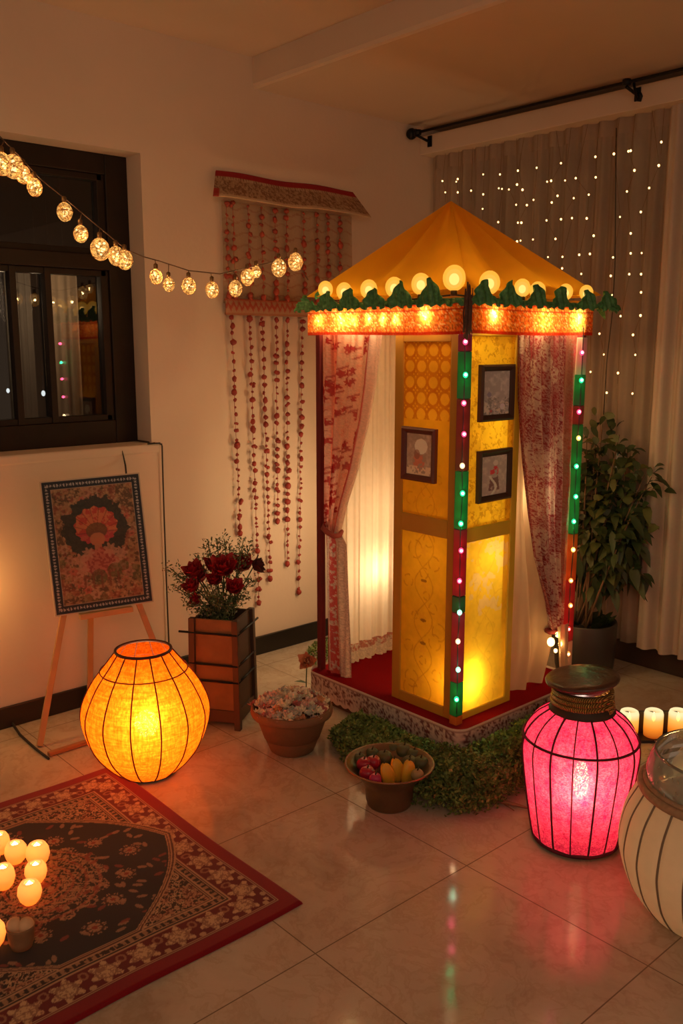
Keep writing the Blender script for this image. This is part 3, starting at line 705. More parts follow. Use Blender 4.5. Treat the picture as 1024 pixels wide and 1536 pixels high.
def framed(P, U, N, w, h, roll, style, fm, label):
    """P centre; U across, N outward"""
    P = Vector(P); U = Vector(U); N = Vector(N); Z = V(0,0,1)
    cr_, sr = math.cos(roll), math.sin(roll); A = U*cr_ + Z*sr; B = Z*cr_ - U*sr
    t = root('picture_frame', tuple(P), label, 'picture')
    fw = .024; m = MB(); q = lambda a, b, c: P + A*a + B*b + N*c
    prof = [(0,.0),(0,.016),(.007,.022),(.018,.016),(fw,.010),(fw,.0)]
    vs = []
    for ins, d in prof: vs += [q(sx*(w/2-ins), sy*(h/2-ins), d) for sx, sy in ((-1,-1),(1,-1),(1,1),(-1,1))]
    fs = [(i*4+k, i*4+(k+1) % 4, (i+1)*4+(k+1) % 4, (i+1)*4+k) for i in range(len(prof)-1) for k in range(4)]
    m.add(vs, fs, False); m.build('frame', fm, t)
    m = MB(); m.add([q(sx*(w/2-.004), sy*(h/2-.004), .0005) for sx, sy in ((-1,-1),(1,-1),(1,1),(-1,1))], [(0,1,2,3)]); m.build('backing_board', M_DARKRED, t)
    nu, nv = 56, 78; g = MB().grid(nu, nv, lambda a, b: tuple(q((a-.5)*(w-2*fw), (.5-b)*(h-2*fw), .008))); g.build('print', M_PIC, t, col=art(nu, nv, style))
M_FRM = mat('mahogany_frame', (.11,.016,.010), .5, var=.3); M_FRM2 = mat('dark_walnut_frame', (.060,.024,.014), .5, var=.3, spec=.25)
framed((1.2105,SY-.0115,1.143), (1,0,0), (0,-1,0), .176, .205, math.radians(-.5), 0, M_FRM, 'small mahogany framed sepia picture on the amber lattice screen')
framed((SX+.0115,-1.252,1.379), (0,1,0), (1,0,0), .198, .208, 0, 1, M_FRM2, 'upper dark framed grey picture on the bright yellow screen')
framed((SX+.0115,-1.251,1.070), (0,1,0), (1,0,0), .196, .196, math.radians(.5), 2, M_FRM2, 'lower dark framed picture with a red motif on the bright yellow screen')

# ================================================================== LANTERNS
def interp(prof, z):
    for (r0, z0), (r1, z1) in zip(prof, prof[1:]):
        if z0 <= z <= z1 or z1 <= z <= z0: return r0+(r1-r0)*(z-z0)/(z1-z0 if z1 != z0 else 1)
    return prof[-1][0]
def smoothprof(prof, k=6):
    out = []; P = [prof[0]]+prof+[prof[-1]]
    for i in range(1, len(P)-2):
        for j in range(k):
            t = j/k; q = []
            for a in (0,1):
                p0,p1,p2,p3 = P[i-1][a],P[i][a],P[i+1][a],P[i+2][a]
                q.append(.5*(2*p1+(p2-p0)*t+(2*p0-5*p1+4*p2-p3)*t*t+(3*p1-p0-3*p2+p3)*t**3))
            out.append(tuple(q))
    return out+[prof[-1]]
def shade_mat(name, c1, c2, nscale, weave=0, see=0.0):
    """lantern paper / cloth: translucent and fibrous, with pinholes between the fibres"""
    n = NT(name); o = n.obj(); f = n.noise(nscale, 6, o, .75)
    colr = n.ramp(f, [(.30, c1), (.70, c2)])
    if not weave:
        colr = n.mix(1.0, colr, n.ramp(n.noise(150, 4, n.n('ShaderNodeMapping', {'Vector': o, 'Scale': (1,1,1.6)}).outputs[0], .8), [(.38, (.40,.28,.36,1)), (.60, (1.1,1.3,1.1,1))]), 'MULTIPLY')
    if weave:
        g = n.math('MULTIPLY', n.noise(weave, 2, n.n('ShaderNodeMapping', {'Vector': o, 'Scale': (1,1,.12)}).outputs[0]), n.noise(weave, 2, n.n('ShaderNodeMapping', {'Vector': o, 'Scale': (.12,.12,1)}).outputs[0]))
        colr = n.mix(1.0, colr, n.ramp(g, [(.15, (.62,.55,.45,1)), (.38, (1.15,1.15,1.15,1))]), 'MULTIPLY')
    d = n.n('ShaderNodeBsdfDiffuse', {'Color': colr}).outputs[0]; t = n.n('ShaderNodeBsdfTranslucent', {'Color': colr}).outputs[0]
    s = n.n('ShaderNodeMixShader', {0: .68, 1: d, 2: t}).outputs[0]
    if see:
        hole = n.math('MULTIPLY', n.ramp(n.noise(260, 2, o, .8), [(.55, (0,0,0,1)), (.72, (1,1,1,1))]), see)
        s = n.n('ShaderNodeMixShader', {0: hole, 1: s, 2: n.n('ShaderNodeBsdfTransparent').outputs[0]}).outputs[0]
    return n.end(s)
# orange lantern on the rug corner
OL = V(.775,-2.395,.012)
prof = smoothprof([(.100,.0),(.150,.045),(.200,.115),(.228,.205),(.222,.272),(.185,.350),(.135,.415),(.098,.462)])
lt = root('lantern', tuple(OL), 'round orange cloth lantern with open top standing at the corner of the rug', 'lantern')
MB().lathe(prof, 72, OL, lo=False, hi=False).build('shade', shade_mat('orange_lantern_cloth', (.72,.105,.003,1), (.95,.205,.011,1), 55, 150, .10), lt)
M_RIB = mat('dark_rib', (.13,.022,.008), .7)
NR = 14
for k in range(NR):
    a = 2*PI*(k+.35)/NR
    MB().tube([OL+V((r+.0015)*math.cos(a), (r+.0015)*math.sin(a), z) for r, z in prof[::2]+[prof[-1]]], .0026, 6).build('rib', M_RIB, lt)
def ringtube(c, r, z, rad, n=64): return MB().tube([V(c[0]+r*math.cos(2*PI*k/n), c[1]+r*math.sin(2*PI*k/n), c[2]+z) for k in range(n)], rad, 8, True)
ringtube(OL, .0985, .464, .0055).build('rim', mat('dark_rim', (.07,.016,.008), .6), lt)
ringtube(OL, interp(prof,.392)+.002, .392, .0024).build('hoop', M_RIB, lt)
m = MB(); m.lathe([(.0,.0),(.100,.0),(.102,.006),(.0,.008)], 40, OL, lo=False, hi=False); m.build('base', M_RIB, lt)
M_BULB = emis('lamp_bulb', (1,.66,.28), 40)
b = OL + V(.02,-.01,.165)
MB().ball(b+V(0,0,.025), .044, 20, 14, (1,1,1.1)).build('bulb', M_BULB, lt); m = MB(); m.lathe([(.018,-.15),(.018,-.05),(.014,-.02)], 16, b); m.build('bulb_holder', M_CORD, lt)
fl = (CAM-b).normalized()
lamp(b+V(-.02,.01,.09), 1.7, (1,.48,.13), .03); lamp(b+V(fl.x*.08,fl.y*.08,.07), 1.2, (1,.74,.36), .03); lamp(b+V(fl.x*.138,fl.y*.138,.10), 1.6, (1,.86,.58), .02); lamp(b+V(fl.x*.175,fl.y*.175,.107), .42, (1,.92,.72), .012)
# pink lantern
PL_ = V(2.085,-1.605,0)
prof = smoothprof([(.120,.006),(.134,.018),(.146,.075),(.161,.17),(.174,.27),(.177,.325),(.165,.372),(.135,.412),(.097,.440)])
lt = root('lantern', tuple(PL_), 'tall pink paper lantern jar with dark lid and gold rope neck', 'lantern')
MB().lathe(prof, 72, PL_, fn=lambda r,z,a: r*(1+.010*math.cos(11*a)), lo=False, hi=False).build('shade', shade_mat('pink_lantern_paper', (.52,.003,.085,1), (.92,.07,.20,1), 34, 0, .22), lt)
M_RIB2 = mat('wine_rib', (.10,.006,.022), .7)
for k in range(16):
    a = 2*PI*(k+.2)/16
    MB().tube([PL_+V((r*(1+.010*math.cos(11*a))+.002)*math.cos(a), (r*(1+.010*math.cos(11*a))+.002)*math.sin(a), z) for r, z in prof[::2]+[prof[-1]]], .0022 if k % 2 else .0032, 6).build('rib', M_RIB2, lt)
ringtube(PL_, interp(prof,.352)+.004, .352, .0042).build('hoop', M_RIB2, lt); ringtube(PL_, .133, .014, .006).build('base_hoop', M_RIB2, lt)
m = MB(); m.lathe([(0,.004),(.13,.004),(.13,.012),(0,.012)], 40, PL_, lo=False, hi=False); m.build('base', M_RIB2, lt)
m = MB(); m.lathe([(.098,.432),(.102,.440),(.094,.452),(.086,.47),(.082,.50),(.086,.512)], 40, PL_, lo=False, hi=False); m.build('neck', mat('dark_neck', (.035,.018,.010), .6), lt)
n = NT('gold_rope'); o = n.obj(); w = n.n('ShaderNodeTexWave', {'Vector': o, 'Scale': 60, 'Distortion': 3, 'Detail': 2}).outputs['Fac']
M_GOLD = n.end(n.n('ShaderNodeBsdfPrincipled', {'Base Color': n.ramp(w, [(.2,(.16,.07,.015,1)),(.7,(.62,.36,.10,1))]), 'Roughness': .38, 'Metallic': .45, 'Normal': n.n('ShaderNodeBump', {'Height': w, 'Strength': .8, 'Distance': .006}).outputs[0]}).outputs[0])
pts = [PL_+V((.0915-.0018*t/40)*math.cos(2*PI*t/40), (.0915-.0018*t/40)*math.sin(2*PI*t/40), .455+.0155*t/40) for t in range(141)]
MB().tube(pts, .0085, 8).build('rope', M_GOLD, lt)
n = NT('dark_lid'); o = n.obj(); w = n.noise(25, 5, o, .7)
M_LID = n.end(n.n('ShaderNodeBsdfPrincipled', {'Base Color': n.ramp(w, [(.3,(.045,.016,.010,1)),(.7,(.13,.05,.03,1))]), 'Roughness': .28, 'Normal': n.n('ShaderNodeBump', {'Height': n.noise(30,4,o), 'Strength': .5, 'Distance': .008}).outputs[0]}).outputs[0])
m = MB(); m.lathe([(.0,.505),(.075,.506),(.082,.516),(.098,.524),(.112,.534),(.113,.541),(.108,.546),(.09,.548),(.05,.553),(.0,.556)], 48, (0,0,0), lo=False, hi=False)
R_ = Matrix.Rotation(math.radians(-5), 4, 'Y') @ Matrix.Rotation(math.radians(4), 4, 'X')
m.v = [tuple(PL_ + V(0,0,.51) + (R_ @ (Vector(p)-V(0,0,.51)))) for p in m.v]; m.build('lid', M_LID, lt)
b = PL_ + V(.012,-.004,.205)
MB().ball(b, .024, 16, 14, (1,1,2.7)).build('bulb', M_BULB, lt); m = MB(); m.lathe([(.02,-.19),(.02,-.09),(.012,-.06)], 16, b); m.build('bulb_holder', M_CORD, lt)
fl = (CAM-b).normalized(); 
lamp(b+V(0,0,.13), .75, (1,.78,.66), .03)
for dz in (.045,.015,-.015,-.045): lamp(b+V(fl.x*.140,fl.y*.140,dz+.062), .34, (1,1,.30), .012)
lamp(b+V(fl.x*.10,fl.y*.10,.065), .6, (1,.95,.35), .02)
lamp(b+V(fl.x*.06,fl.y*.06,.03), .6, (1,.80,.5), .02)

# ------------------------------------------------------------------ white ribbed jar with glass bowl
JC = V(2.560,-1.660,0)
prof = smoothprof([(.150,.004),(.178,.02),(.225,.085),(.252,.165),(.256,.215),(.243,.29),(.218,.345),(.205,.368)])
jar = root('ribbed_jar', tuple(JC), 'big round cream jar with seamed ribs and rolled rim beside the pink lantern', 'jar')
NS = 22
def ribf(r, z, a): return r*(1 - .022*(1-abs(math.sin(a*NS/2)))**3)
M_JAR = cloth('cream_jar_cloth', (.86,.72,.54), .35, 0, var=.08, scale=25)
MB().lathe(prof, 176, JC, fn=ribf, lo=True, hi=False).build('body', M_JAR, jar)
M_SEAM = mat('grey_seam', (.24,.17,.115), .7)
for k in range(NS):
    a = 2*PI*k/NS
    MB().tube([JC+V((r*.979+.001)*math.cos(a), (r*.979+.001)*math.sin(a), z) for r, z in prof[::2]+[prof[-1]]], .0035, 6).build('seam', M_SEAM, jar)
for rr, z, rad in ((.204,.370,.012),(.192,.383,.009)): ringtube(JC, rr, z, rad, 72).build('rim', mat('rope_rim', (.40,.25,.15), .7, var=.4, scale=60), jar)
lamp(JC+V(-.05,-.05,.20), .45, (1,.66,.34), .05)  # unseen lamp added inside the jar to brighten its wall
GB = JC + V(0,0,.345)
gb = root('glass_bowl', tuple(GB), 'clear glass bowl of water with greenery set on the cream jar', 'bowl')
gp = smoothprof([(.02,-.06),(.10,-.055),(.165,-.02),(.190,.03),(.193,.075),(.180,.112),(.172,.124)])
MB().lathe(gp, 64, GB, lo=True, hi=False).build('glass', glass('bowl_glass', (.86,.90,.88), .12, .08, .45, (.62,.62,.56)), gb)
ringtube(GB, .172, .125, .004, 64).build('glass_rim', glass('rim_glass', (.8,.85,.85), .9, .02, .3), gb)
m = MB(); m.lathe([(0,.055),(.184,.055)], 48, GB, lo=False, hi=False); m.build('water', glass('water_surface', (.55,.62,.60), .3, .08, .5, (.34,.38,.35)), gb)
m = MB(); r = random.Random(4)
for k in range(60):
    a = r.uniform(0,2*PI); q = r.uniform(.02,.15); m.leaf(GB+V(q*math.cos(a),q*math.sin(a),r.uniform(-.035,.06)), (r.uniform(-1,1),r.uniform(-1,1),r.uniform(-.1,.5)), (0,0,1), r.uniform(.03,.07), r.uniform(.015,.03), .2)
m.build('greenery', mat('bowl_greenery', (.06,.11,.07), .5, var=.5), gb)
m = MB(); r = random.Random(14)
for k in range(70):
    a = r.uniform(PI*.75, PI*1.55); z = r.uniform(.0,.11); q = interp(gp, z)+.001; m.tube([GB+V(q*math.cos(a),q*math.sin(a),z), GB+V((q+.008)*math.cos(a+.05),(q+.008)*math.sin(a+.05),z+r.uniform(-.006,.01))], .0009, 4)
m.build('fringe', mat('pale_fibre', (.55,.40,.30), .7), gb)
def candle_light(p, watts=.25, c=(1,.55,.18), r=.008): return lamp(p, watts, c, r, 'candle_flame_light')
M_FLAME = emis('candle_flame', (1,.72,.32), 12)
M_WAX = cloth('candle_wax', (.88,.62,.34), .6, 0, var=.06, scale=20)
p = on(2, .505, 1004, 1108)
p = V(JC.x+ (p.x-JC.x), p.y, .45)
fp = V(2.445,-1.595,.402)
t = root('floating_candle', tuple(fp), 'small lit floating candle in the glass bowl', 'candle')
m = MB(); m.lathe([(.012,-.006),(.022,0),(.024,.012),(.022,.014),(.0,.011)], 24, fp, hi=False); m.build('wax', M_WAX, t)
m = MB(); m.lathe([(.0005,.012),(.004,.018),(.005,.024),(.003,.033),(.0004,.042)], 12, fp); m.build('flame', M_FLAME, t); candle_light(fp+V(0,0,.06), .12)

# candle cups on a dark tray behind
TC = on(2, 0, 978, 1108); sd = (on(2,0,1015,1110)-on(2,0,942,1110)).normalized()
n = NT('amber_cup_glow'); sp = n.n('ShaderNodeSeparateXYZ', {0: n.n('ShaderNodeTexCoord').outputs['Generated']})
gc = n.ramp(sp.outputs[2], [(.0, (.35,.05,.004,1)), (.35, (.85,.24,.02,1)), (.68, (1,.50,.10,1)), (.92, (1,.82,.45,1))])  # candle glow painted as emission, brighter towards the rim
M_AMB = n.end(n.n('ShaderNodeMixShader', {0: .25, 1: n.n('ShaderNodeEmission', {'Color': gc, 'Strength': 1.0}).outputs[0], 2: n.n('ShaderNodeBsdfTransparent', {'Color': (1,.8,.5,1)}).outputs[0]}).outputs[0]); M_AMB.cycles.emission_sampling = 'NONE'
ct = root('candle_rack', tuple(TC), 'low dark wooden rack holding a row of candle cups on the floor', 'rack')
M_DK = mat('black_wood', (.02,.010,.007), .5)
up = V(0,0,1); bk = V(-sd.y, sd.x, 0)
m = MB(); m.bar(TC-sd*.17+up*.006, TC+sd*.30+up*.006, .085, .012); m.build('base_board', M_DK, ct, bevel=.002)
m = MB(); m.bar(TC-sd*.17+bk*.036+up*.058, TC+sd*.30+bk*.036+up*.058, .008, .092); m.build('back_board', M_DK, ct, bevel=.002)
cup0 = None
for j, px_ in enumerate((942,980,1016,1052)):
    q = TC + sd*((j-1)*.098) + up*.0122
    if cup0 is None:
        cup0 = root('candle_cup', tuple(q), 'amber glass candle cup glowing in the dark rack next to the pink lantern', 'candle', 'candle cups in the rack')
        m = MB(); m.lathe([(.030,0),(.036,.004),(.0375,.03),(.0375,.095),(.034,.106),(.028,.110),(.026,.106),(.033,.098),(.034,.008)], 28, q, hi=False); m.build('cup', M_AMB, cup0)
        m = MB(); m.lathe([(.0,.008),(.030,.008),(.030,.058),(.020,.060),(.0,.058)], 24, q, lo=False, hi=False); m.build('wax', M_WAX, cup0)
        m = MB(); m.lathe([(.0005,.060),(.006,.068),(.008,.076),(.004,.090),(.0004,.100)], 12, q); m.build('flame', M_FLAME, cup0)
    else: dup(cup0, q)
    candle_light(q+V(0,0,.072), .30)
bpy.data.objects['candle_cup']['label'] = 'amber glass candle cup glowing in the dark rack behind the glass bowl'
for o in bpy.data.objects:
    if o.name.startswith('candle_cup'): o['label'] = 'amber glass candle cup glowing in the dark rack behind the glass bowl'

# ================================================================== STRING LIGHTS ACROSS THE WALL
SB = [(3,246,15),(20,250,16),(35,262,12),(52,281,12),(97,318,12.5),(121,351,11.5),(150,374,15),(174,384,13),(187,390,13),(234,415,10),(253,427,9.5),(283,429,11),(318,435,11),(353,433,11),(371,416,11),(384,408,8),(418,402,12),(443,393,12)]
SW = [(-40,165),(0,205),(30,235),(60,268),(100,300),(145,338),(190,375),(215,385),(240,392),(283,406),(330,411),(370,402),(410,393),(440,384),(462,420)]
def sdep(x): return 2.85 + (3.72-2.85)*max(0, min(1, (x+40)/500))
def satd(x, y): return CAM + ray(x,y)*sdep(x)
sl = root('ball_string_lights', tuple(satd(200,385)), 'string of warm wire ball lights swagged from the window to the pavilion eave', 'string lights')
MB().tube([satd(*q) for q in SW], .0022, 6).build('cord', mat('brown_cord', (.12,.06,.035), .6), sl)
M_SOCK = mat('brass_socket', (.22,.12,.05), .4, .6)
M_BALL = glowglass('sparkling_ball', (1,.46,.11), 1.5, .45, mottled=110); M_CAGE = mat('gold_wire', (.75,.42,.16), .35, .8)
M_SPK2 = emis('sparkle_core', (1,.66,.30), 4)
rr = random.Random(8)
for x, y, rp in SB:
    d = sdep(x); c = satd(x, y); r = rp*d/F*.92
    tall = 1.22
    b = MB().ball(c, r, 16, 12, (1,1,tall)).build('ball', M_BALL, sl)
    m = MB()
    for k in range(7):
        A = Matrix.Rotation(rr.uniform(0,PI),4,'Z') @ Matrix.Rotation(rr.uniform(0,PI),4,'X')
        m.tube([c + V(*[a*b_ for a, b_ in zip((A @ V(math.cos(2*PI*i/20), math.sin(2*PI*i/20), 0)), (1,1,tall))])*(r*1.02) for i in range(20)], .0010, 4, True)
    m.build('wire_cage', M_CAGE, b)
    m = MB()
    for k in range(9):
        q = c + V(rr.uniform(-1,1), rr.uniform(-1,1), rr.uniform(-1.2,1.2))*r*.55; m.ball(q, r*.14, 6, 5)
    m.build('sparkle', M_SPK2, b)
    m = MB(); m.lathe([(.006,r*tall*.92),(.008,r*tall+.004),(.008,r*tall+.016),(.004,r*tall+.020)], 10, c)
    # hanger up to the cord
    best = min((satd(SW[i][0]+(SW[i+1][0]-SW[i][0])*t/10, SW[i][1]+(SW[i+1][1]-SW[i][1])*t/10) for i in range(len(SW)-1) for t in range(11)), key=lambda p: (p-(c+V(0,0,r*tall+.02))).length)
    m.tube([c+V(0,0,r*tall+.015), best], .0015, 5); m.build('socket', M_SOCK, b)
    lamp(c, .32, (1,.60,.24), .006)

# ================================================================== WALL HANGING OF BEADS
wh = root('bead_wall_hanging', (.02,-1.10,2.3), 'red bead strand wall hanging with patterned awning strip on the left wall', 'wall hanging')
wh['label'] = 'wall hanging of red bead strands under a patterned awning strip on the plaster wall'
nu, nv = 190, 30; u, v = uvgrid(nu, nv)
def fn(u, v):
    y0 = -1.520-.075*v; y1 = -.690+.055*v; y = y0+(y1-y0)*u
    x = .022+.085*v+.006*math.sin(u*23)*v; z = 2.322-.125*v + .004*math.sin(u*11)
    return (x, y, z)
s = u*.9; z = v*.15
c = np.tile(np.array([.42,.26,.15]), (nv,nu,1)); c = blend(c, (fbm(s,z,100,5) > .5)*.8, (.20,.09,.05)); c = blend(c, (vnoise(s,z,170,8) > .75)*.7, (.55,.38,.24))
c = blend(c, (v < .22)*.97, (.34,.014,.02)); c = blend(c, (np.abs(v-.27) < .05)*(np.sin(s*420) > 0)*.7, (.60,.42,.28)); c = blend(c, (v > .93)*.9, (.62,.44,.28)); c = blend(c, (u < .03)*(v > .7)*.9, (.36,.02,.02))
MB().grid(nu, nv, fn).build('awning', painted('awning_cloth', .9, .15, 150), wh, col=c, solid=.006)
# net cloth behind the upper strands
nu, nv = 120, 80; u, v = uvgrid(nu, nv); s = u*.8; z = v*.45
c = np.tile(np.array([.60,.42,.27]), (nv,nu,1)); gx = np.abs(np.mod(s,.05)-.025); gz = np.abs(np.mod(z+.008*np.sin(s*60),.055)-.0275)
c = blend(c, (gz < .004)*.6, (.44,.16,.09)); c = blend(c, (fbm(s,z,20,4) > .55)*.3, (.55,.40,.24))
MB().grid(nu, nv, lambda a, b: (.012+.004*math.sin(a*30+b*4), -1.488+.805*a, 2.20-.455*b)).build('net_backing', cloth('net_cloth', (1,1,1), .2, .45, attr='Col', var=.1, scale=80), wh, col=c)
nu, nv = 160, 12; u, v = uvgrid(nu, nv); s = u*.8
c = np.tile(np.array([.40,.22,.13]), (nv,nu,1)); c = blend(c, (np.abs(v-.45+.15*np.sin(s*200)) < .14)*.8, (.38,.04,.03)); c = blend(c, (v > .88)*.8, (.34,.12,.06)); c = blend(c, (v < .1)*.8, (.45,.10,.06))
MB().grid(nu, nv, lambda a, b: (.030+.008*math.sin(b*PI), -1.492+.81*a, 1.765-.072*b)).build('cross_band', painted('band_cloth', .9, .15, 150), wh, col=c, solid=.01)
M_BEAD = mat('red_bead', (.31,.030,.020), .55, var=.5, scale=30); M_STR = mat('red_thread', (.30,.06,.03), .8)
M_BEAD2 = mat('dull_red_bead', (.40,.060,.030), .6, var=.45, scale=30)
def strand(pts, big, seed, mm):
    """threads beads of uneven size down a line"""
    r = random.Random(seed); a, b = pts; L = (b-a).length; m = MB(); t = 0
    m.tube([a.lerp(b, i/10)+V(.002*math.sin(i), .002*math.sin(i*1.7+seed), 0) for i in range(11)], .0012, 5)
    while t < L:
        R = r.choice((.006,.008,.011,.0135))*big; p = a.lerp(b, t/L)+V(.003,r.uniform(-.003,.003),0)
        if r.random() < .5: m.ball(p, R, 7, 5, (1,1,r.uniform(.8,1.3)), .18)
        else:
            for k in range(3): m.ball(p+V(r.uniform(-.3,.3),r.uniform(-.7,.7),r.uniform(-.5,.5))*R, R*.7, 6, 4, (1,1,1), .2)
        t += R*1.6 + r.uniform(.010,.030)
    m.ball(b, .012*big, 7, 5, (1,1,1.2), .15)
    return m
for i, x in enumerate((339,349,372,392,412,429,455,475,491,509)):
    a = on(0, .028, x, 312 if x < 360 else 318+(x-360)*.12); b = on(0, .028, x+1, 452)
    b = V(.028, a.y+.004, 1.775); strand((V(.028,a.y,2.185), b), 1.15, 40+i, M_BEAD2).build('bead_strand', M_BEAD2, wh)
for i, (x0, y0, x1, y1) in enumerate(((347,476,360,800),(374,478,388,904),(393,478,405,868),(414,480,416,782),(430,480,431,846),(453,482,448,888))):
    a = on(0, .024, x0, y0); b = on(0, .018, x1, y1); strand((a, b), 1.12, 60+i, M_BEAD).build('bead_strand', M_BEAD, wh)

# ================================================================== EASEL AND PAINTING
H_ = V(math.sin(math.radians(17.8)), math.cos(math.radians(17.8)), 0); N_ = V(H_.y, -H_.x, 0)
PC = CAM + ray(147,815)*3.60; tl = math.radians(9); B_ = (V(0,0,1)*math.cos(tl) - N_*math.sin(tl)); NN = H_.cross(B_)*-1
NN = B_.cross(H_) if (B_.cross(H_)).dot(N_) > 0 else H_.cross(B_)
rl = math.radians(2.2); A1 = H_*math.cos(rl)+B_*math.sin(rl); B1 = B_*math.cos(rl)-H_*math.sin(rl)
pw, ph_ = .390, .535
pt = root('painting', tuple(PC), 'floral folk painting of a red crowned figure with navy border on the wooden easel', 'painting')
q = lambda a, b, c: PC + A1*a + B1*b + NN*c
m = MB(); vs = [q(x,y,z) for z in (-.016,0) for x,y in ((-pw/2,-ph_/2),(pw/2,-ph_/2),(pw/2,ph_/2),(-pw/2,ph_/2))]
m.add(vs, [(3,2,1,0),(4,5,6,7),(0,1,5,4),(1,2,6,5),(2,3,7,6),(3,0,4,7)], False); m.build('canvas', mat('raw_canvas', (.55,.44,.32), .9), pt)
nu, nv = 190, 262; u, v = uvgrid(nu, nv); X = (u-.5)*pw; Y = (.5-v)*ph_
c = np.tile(np.array([.17,.10,.05]), (nv,nu,1)); w1 = fbm(X,Y,70,3); w2 = fbm(X,Y,38,6); w3 = vnoise(X,Y,160,2)
c = blend(c, (w1 > .52)*.8, (.33,.19,.09)); c = blend(c, (w1 < .40)*.7, (.06,.035,.02)); c = blend(c, (w2 > .60)*.5, (.26,.06,.04)); c = blend(c, (w3 > .75)*.6, (.42,.28,.15))
c = blend(c, (fbm(X,Y,16,12) > .55)*(Y < -.05)*.5, (.08,.10,.035))
r = random.Random(3)
for i in range(34):                                               # scattered blossoms round the middle
    a = r.uniform(0,2*PI); cx, cy = .15*math.cos(a)*r.uniform(.8,1), .21*math.sin(a)*r.uniform(.75,1.05); R = r.uniform(.014,.026)
    qd = np.hypot(X-cx, Y-cy); t = np.arctan2(Y-cy, X-cx); k = qd < R*(.8+.2*np.cos(6*t))
    c = blend(c, k*.75*(w3*.6+.5), [(.40,.20,.13),(.45,.10,.07),(.30,.17,.08),(.40,.26,.16)][i % 4]); c = blend(c, (qd < R*.3)*.7, (.15,.05,.03))
dk = (np.hypot(X/.125, (Y-.055)/.135) + .12*(w2-.5)*4 < 1); c = blend(c, dk*.93, (.020,.026,.020))
hq = np.hypot(X/.083, (Y-.072)/.075); th = np.arctan2(Y-.045, X)
hd_ = hq < 1+.05*np.cos(th*16); c = blend(c, hd_*.96, (.42,.055,.035)); c = blend(c, hd_*(w1 > .5)*.6, (.55,.22,.08)); c = blend(c, hd_*(np.hypot(X/.08,(Y-.02)/.06) < .95)*(Y < .05)*.5, (.32,.03,.07))
c = blend(c, hd_*(np.abs(np.sin(th*9)) < .22)*(Y > .04)*.6, (.14,.03,.02)); c = blend(c, (np.hypot(X/.042,(Y-.052)/.032) < 1)*.8, (.09,.06,.02))
c = blend(c, (np.hypot(X/.030,(Y-.018)/.026) < 1)*.9, (.42,.17,.08)); c = blend(c, (np.abs(X) < .014)*(Y < .0)*(Y > -.05)*.9, (.38,.16,.09))
bd = (np.hypot(X/.072,(Y+.075)/.055) < 1+.10*np.cos(np.arctan2(Y+.075,X)*9)); c = blend(c, bd*.9, (.42,.14,.10)); c = blend(c, bd*(w3 > .55)*.7, (.22,.03,.03))
for cx, cy, R in ((-.042,-.035,.026),(.045,-.030,.03),(-.075,-.06,.03),(.085,-.05,.03),(-.07,-.10,.028),(.07,-.095,.026)):
    qd = np.hypot(X-cx,Y-cy); c = blend(c, (qd < R*(.8+.2*np.cos(7*np.arctan2(Y-cy,X-cx))))*.8*(w3*.5+.6), (.46,.26,.17))
for cx, cy, R in ((.055,-.115,.03),(-.01,-.135,.032),(.09,-.10,.022)): c = blend(c, (np.hypot(X-cx,Y-cy) < R)*.7*(w1+.3), (.055,.075,.02))
lo = (np.hypot(X/.09,(Y+.145)/.035) < 1); c = blend(c, lo*(np.abs(np.sin(X*95)) < .45)*.7, (.16,.05,.03))
ed = np.minimum(pw/2-np.abs(X), ph_/2-np.abs(Y))
c = blend(c, (ed < .036), (.012,.018,.028))
al_ = np.where(pw/2-np.abs(X) < ph_/2-np.abs(Y), Y, X)
dots = (np.abs(np.mod(al_,.0125)-.00625) < .0028+.002*vnoise(X,Y,200,4))*(np.abs(ed-.021) < .0045+.002*np.sin(al_*700)); c = blend(c, dots*.85, (.40,.38,.36))
c = blend(c, (np.abs(ed-.0365) < .0013)*.8, (.40,.33,.24)); c = blend(c, (ed < .006), (.50,.40,.29))
MB().grid(nu, nv, lambda a, b: tuple(q((a-.5)*pw, (.5-b)*ph_, .0012))).build('painted_sheet', painted('painting_paint', .55, .08, 250, spec=.4), pt, col=c)
M_PINE = mat('pine_wood', (.50,.27,.11), .5, var=.15, scale=12)
es = root('easel', (.28,-2.35,0), 'light pine tripod easel holding the folk painting by the window wall', 'easel')
top = PC - NN*.115 + V(0,0,.15)
LL = V(.300,-2.605,0); RL_ = LL + H_*.58; BL = V(.085,-2.285,0)
def leg(f, t): 
    d = (t-f).normalized(); MB().bar(f+V(0,0,.004), t, .024, .020, N_).build('leg', M_PINE, es, bevel=.003)
leg(LL, top - H_*.035 ); leg(RL_, top + H_*.035); leg(BL, top - NN*.02)
lg = PC - B1*(ph_/2+.014) 
m = MB(); m.bar(lg - A1*.105 + NN*.006, lg + A1*.105 + NN*.006, .045, .022, B1); m.build('ledge', M_PINE, es, bevel=.003)
m = MB(); m.bar(V(.405,-2.615,.010), V(.40,-2.30,.010), .022, .016); m.build('floor_brace', mat('reddish_pine', (.40,.17,.07), .5), es, bevel=.003)
c_ = on(0, .09, 190, 712); m = MB(); m.tube([on(0,.030,182,672), on(0,.036,185,684), on(0,.045,188,698), c_+V(0,0,-.03)], [.002,.003,.004,.004], 7)
tag(m.build('hanging_cable', M_CORD), 'short dark cable hanging over the window ledge above the painting', 'cable')
m = MB(); m.tube([V(.045,-1.93,WB+.004), V(.044,-1.868,WB+.003), V(.036,-1.853,WB-.01), V(.036,-1.855,.9), V(.034,-1.855,.5), V(.036,-1.855,.14)], .0035, 6)
m.tube([V(-.11,-1.905,WB+.006), V(-.05,-1.90,WB+.006), V(.036,-1.853,WB-.004)], .0035, 6)
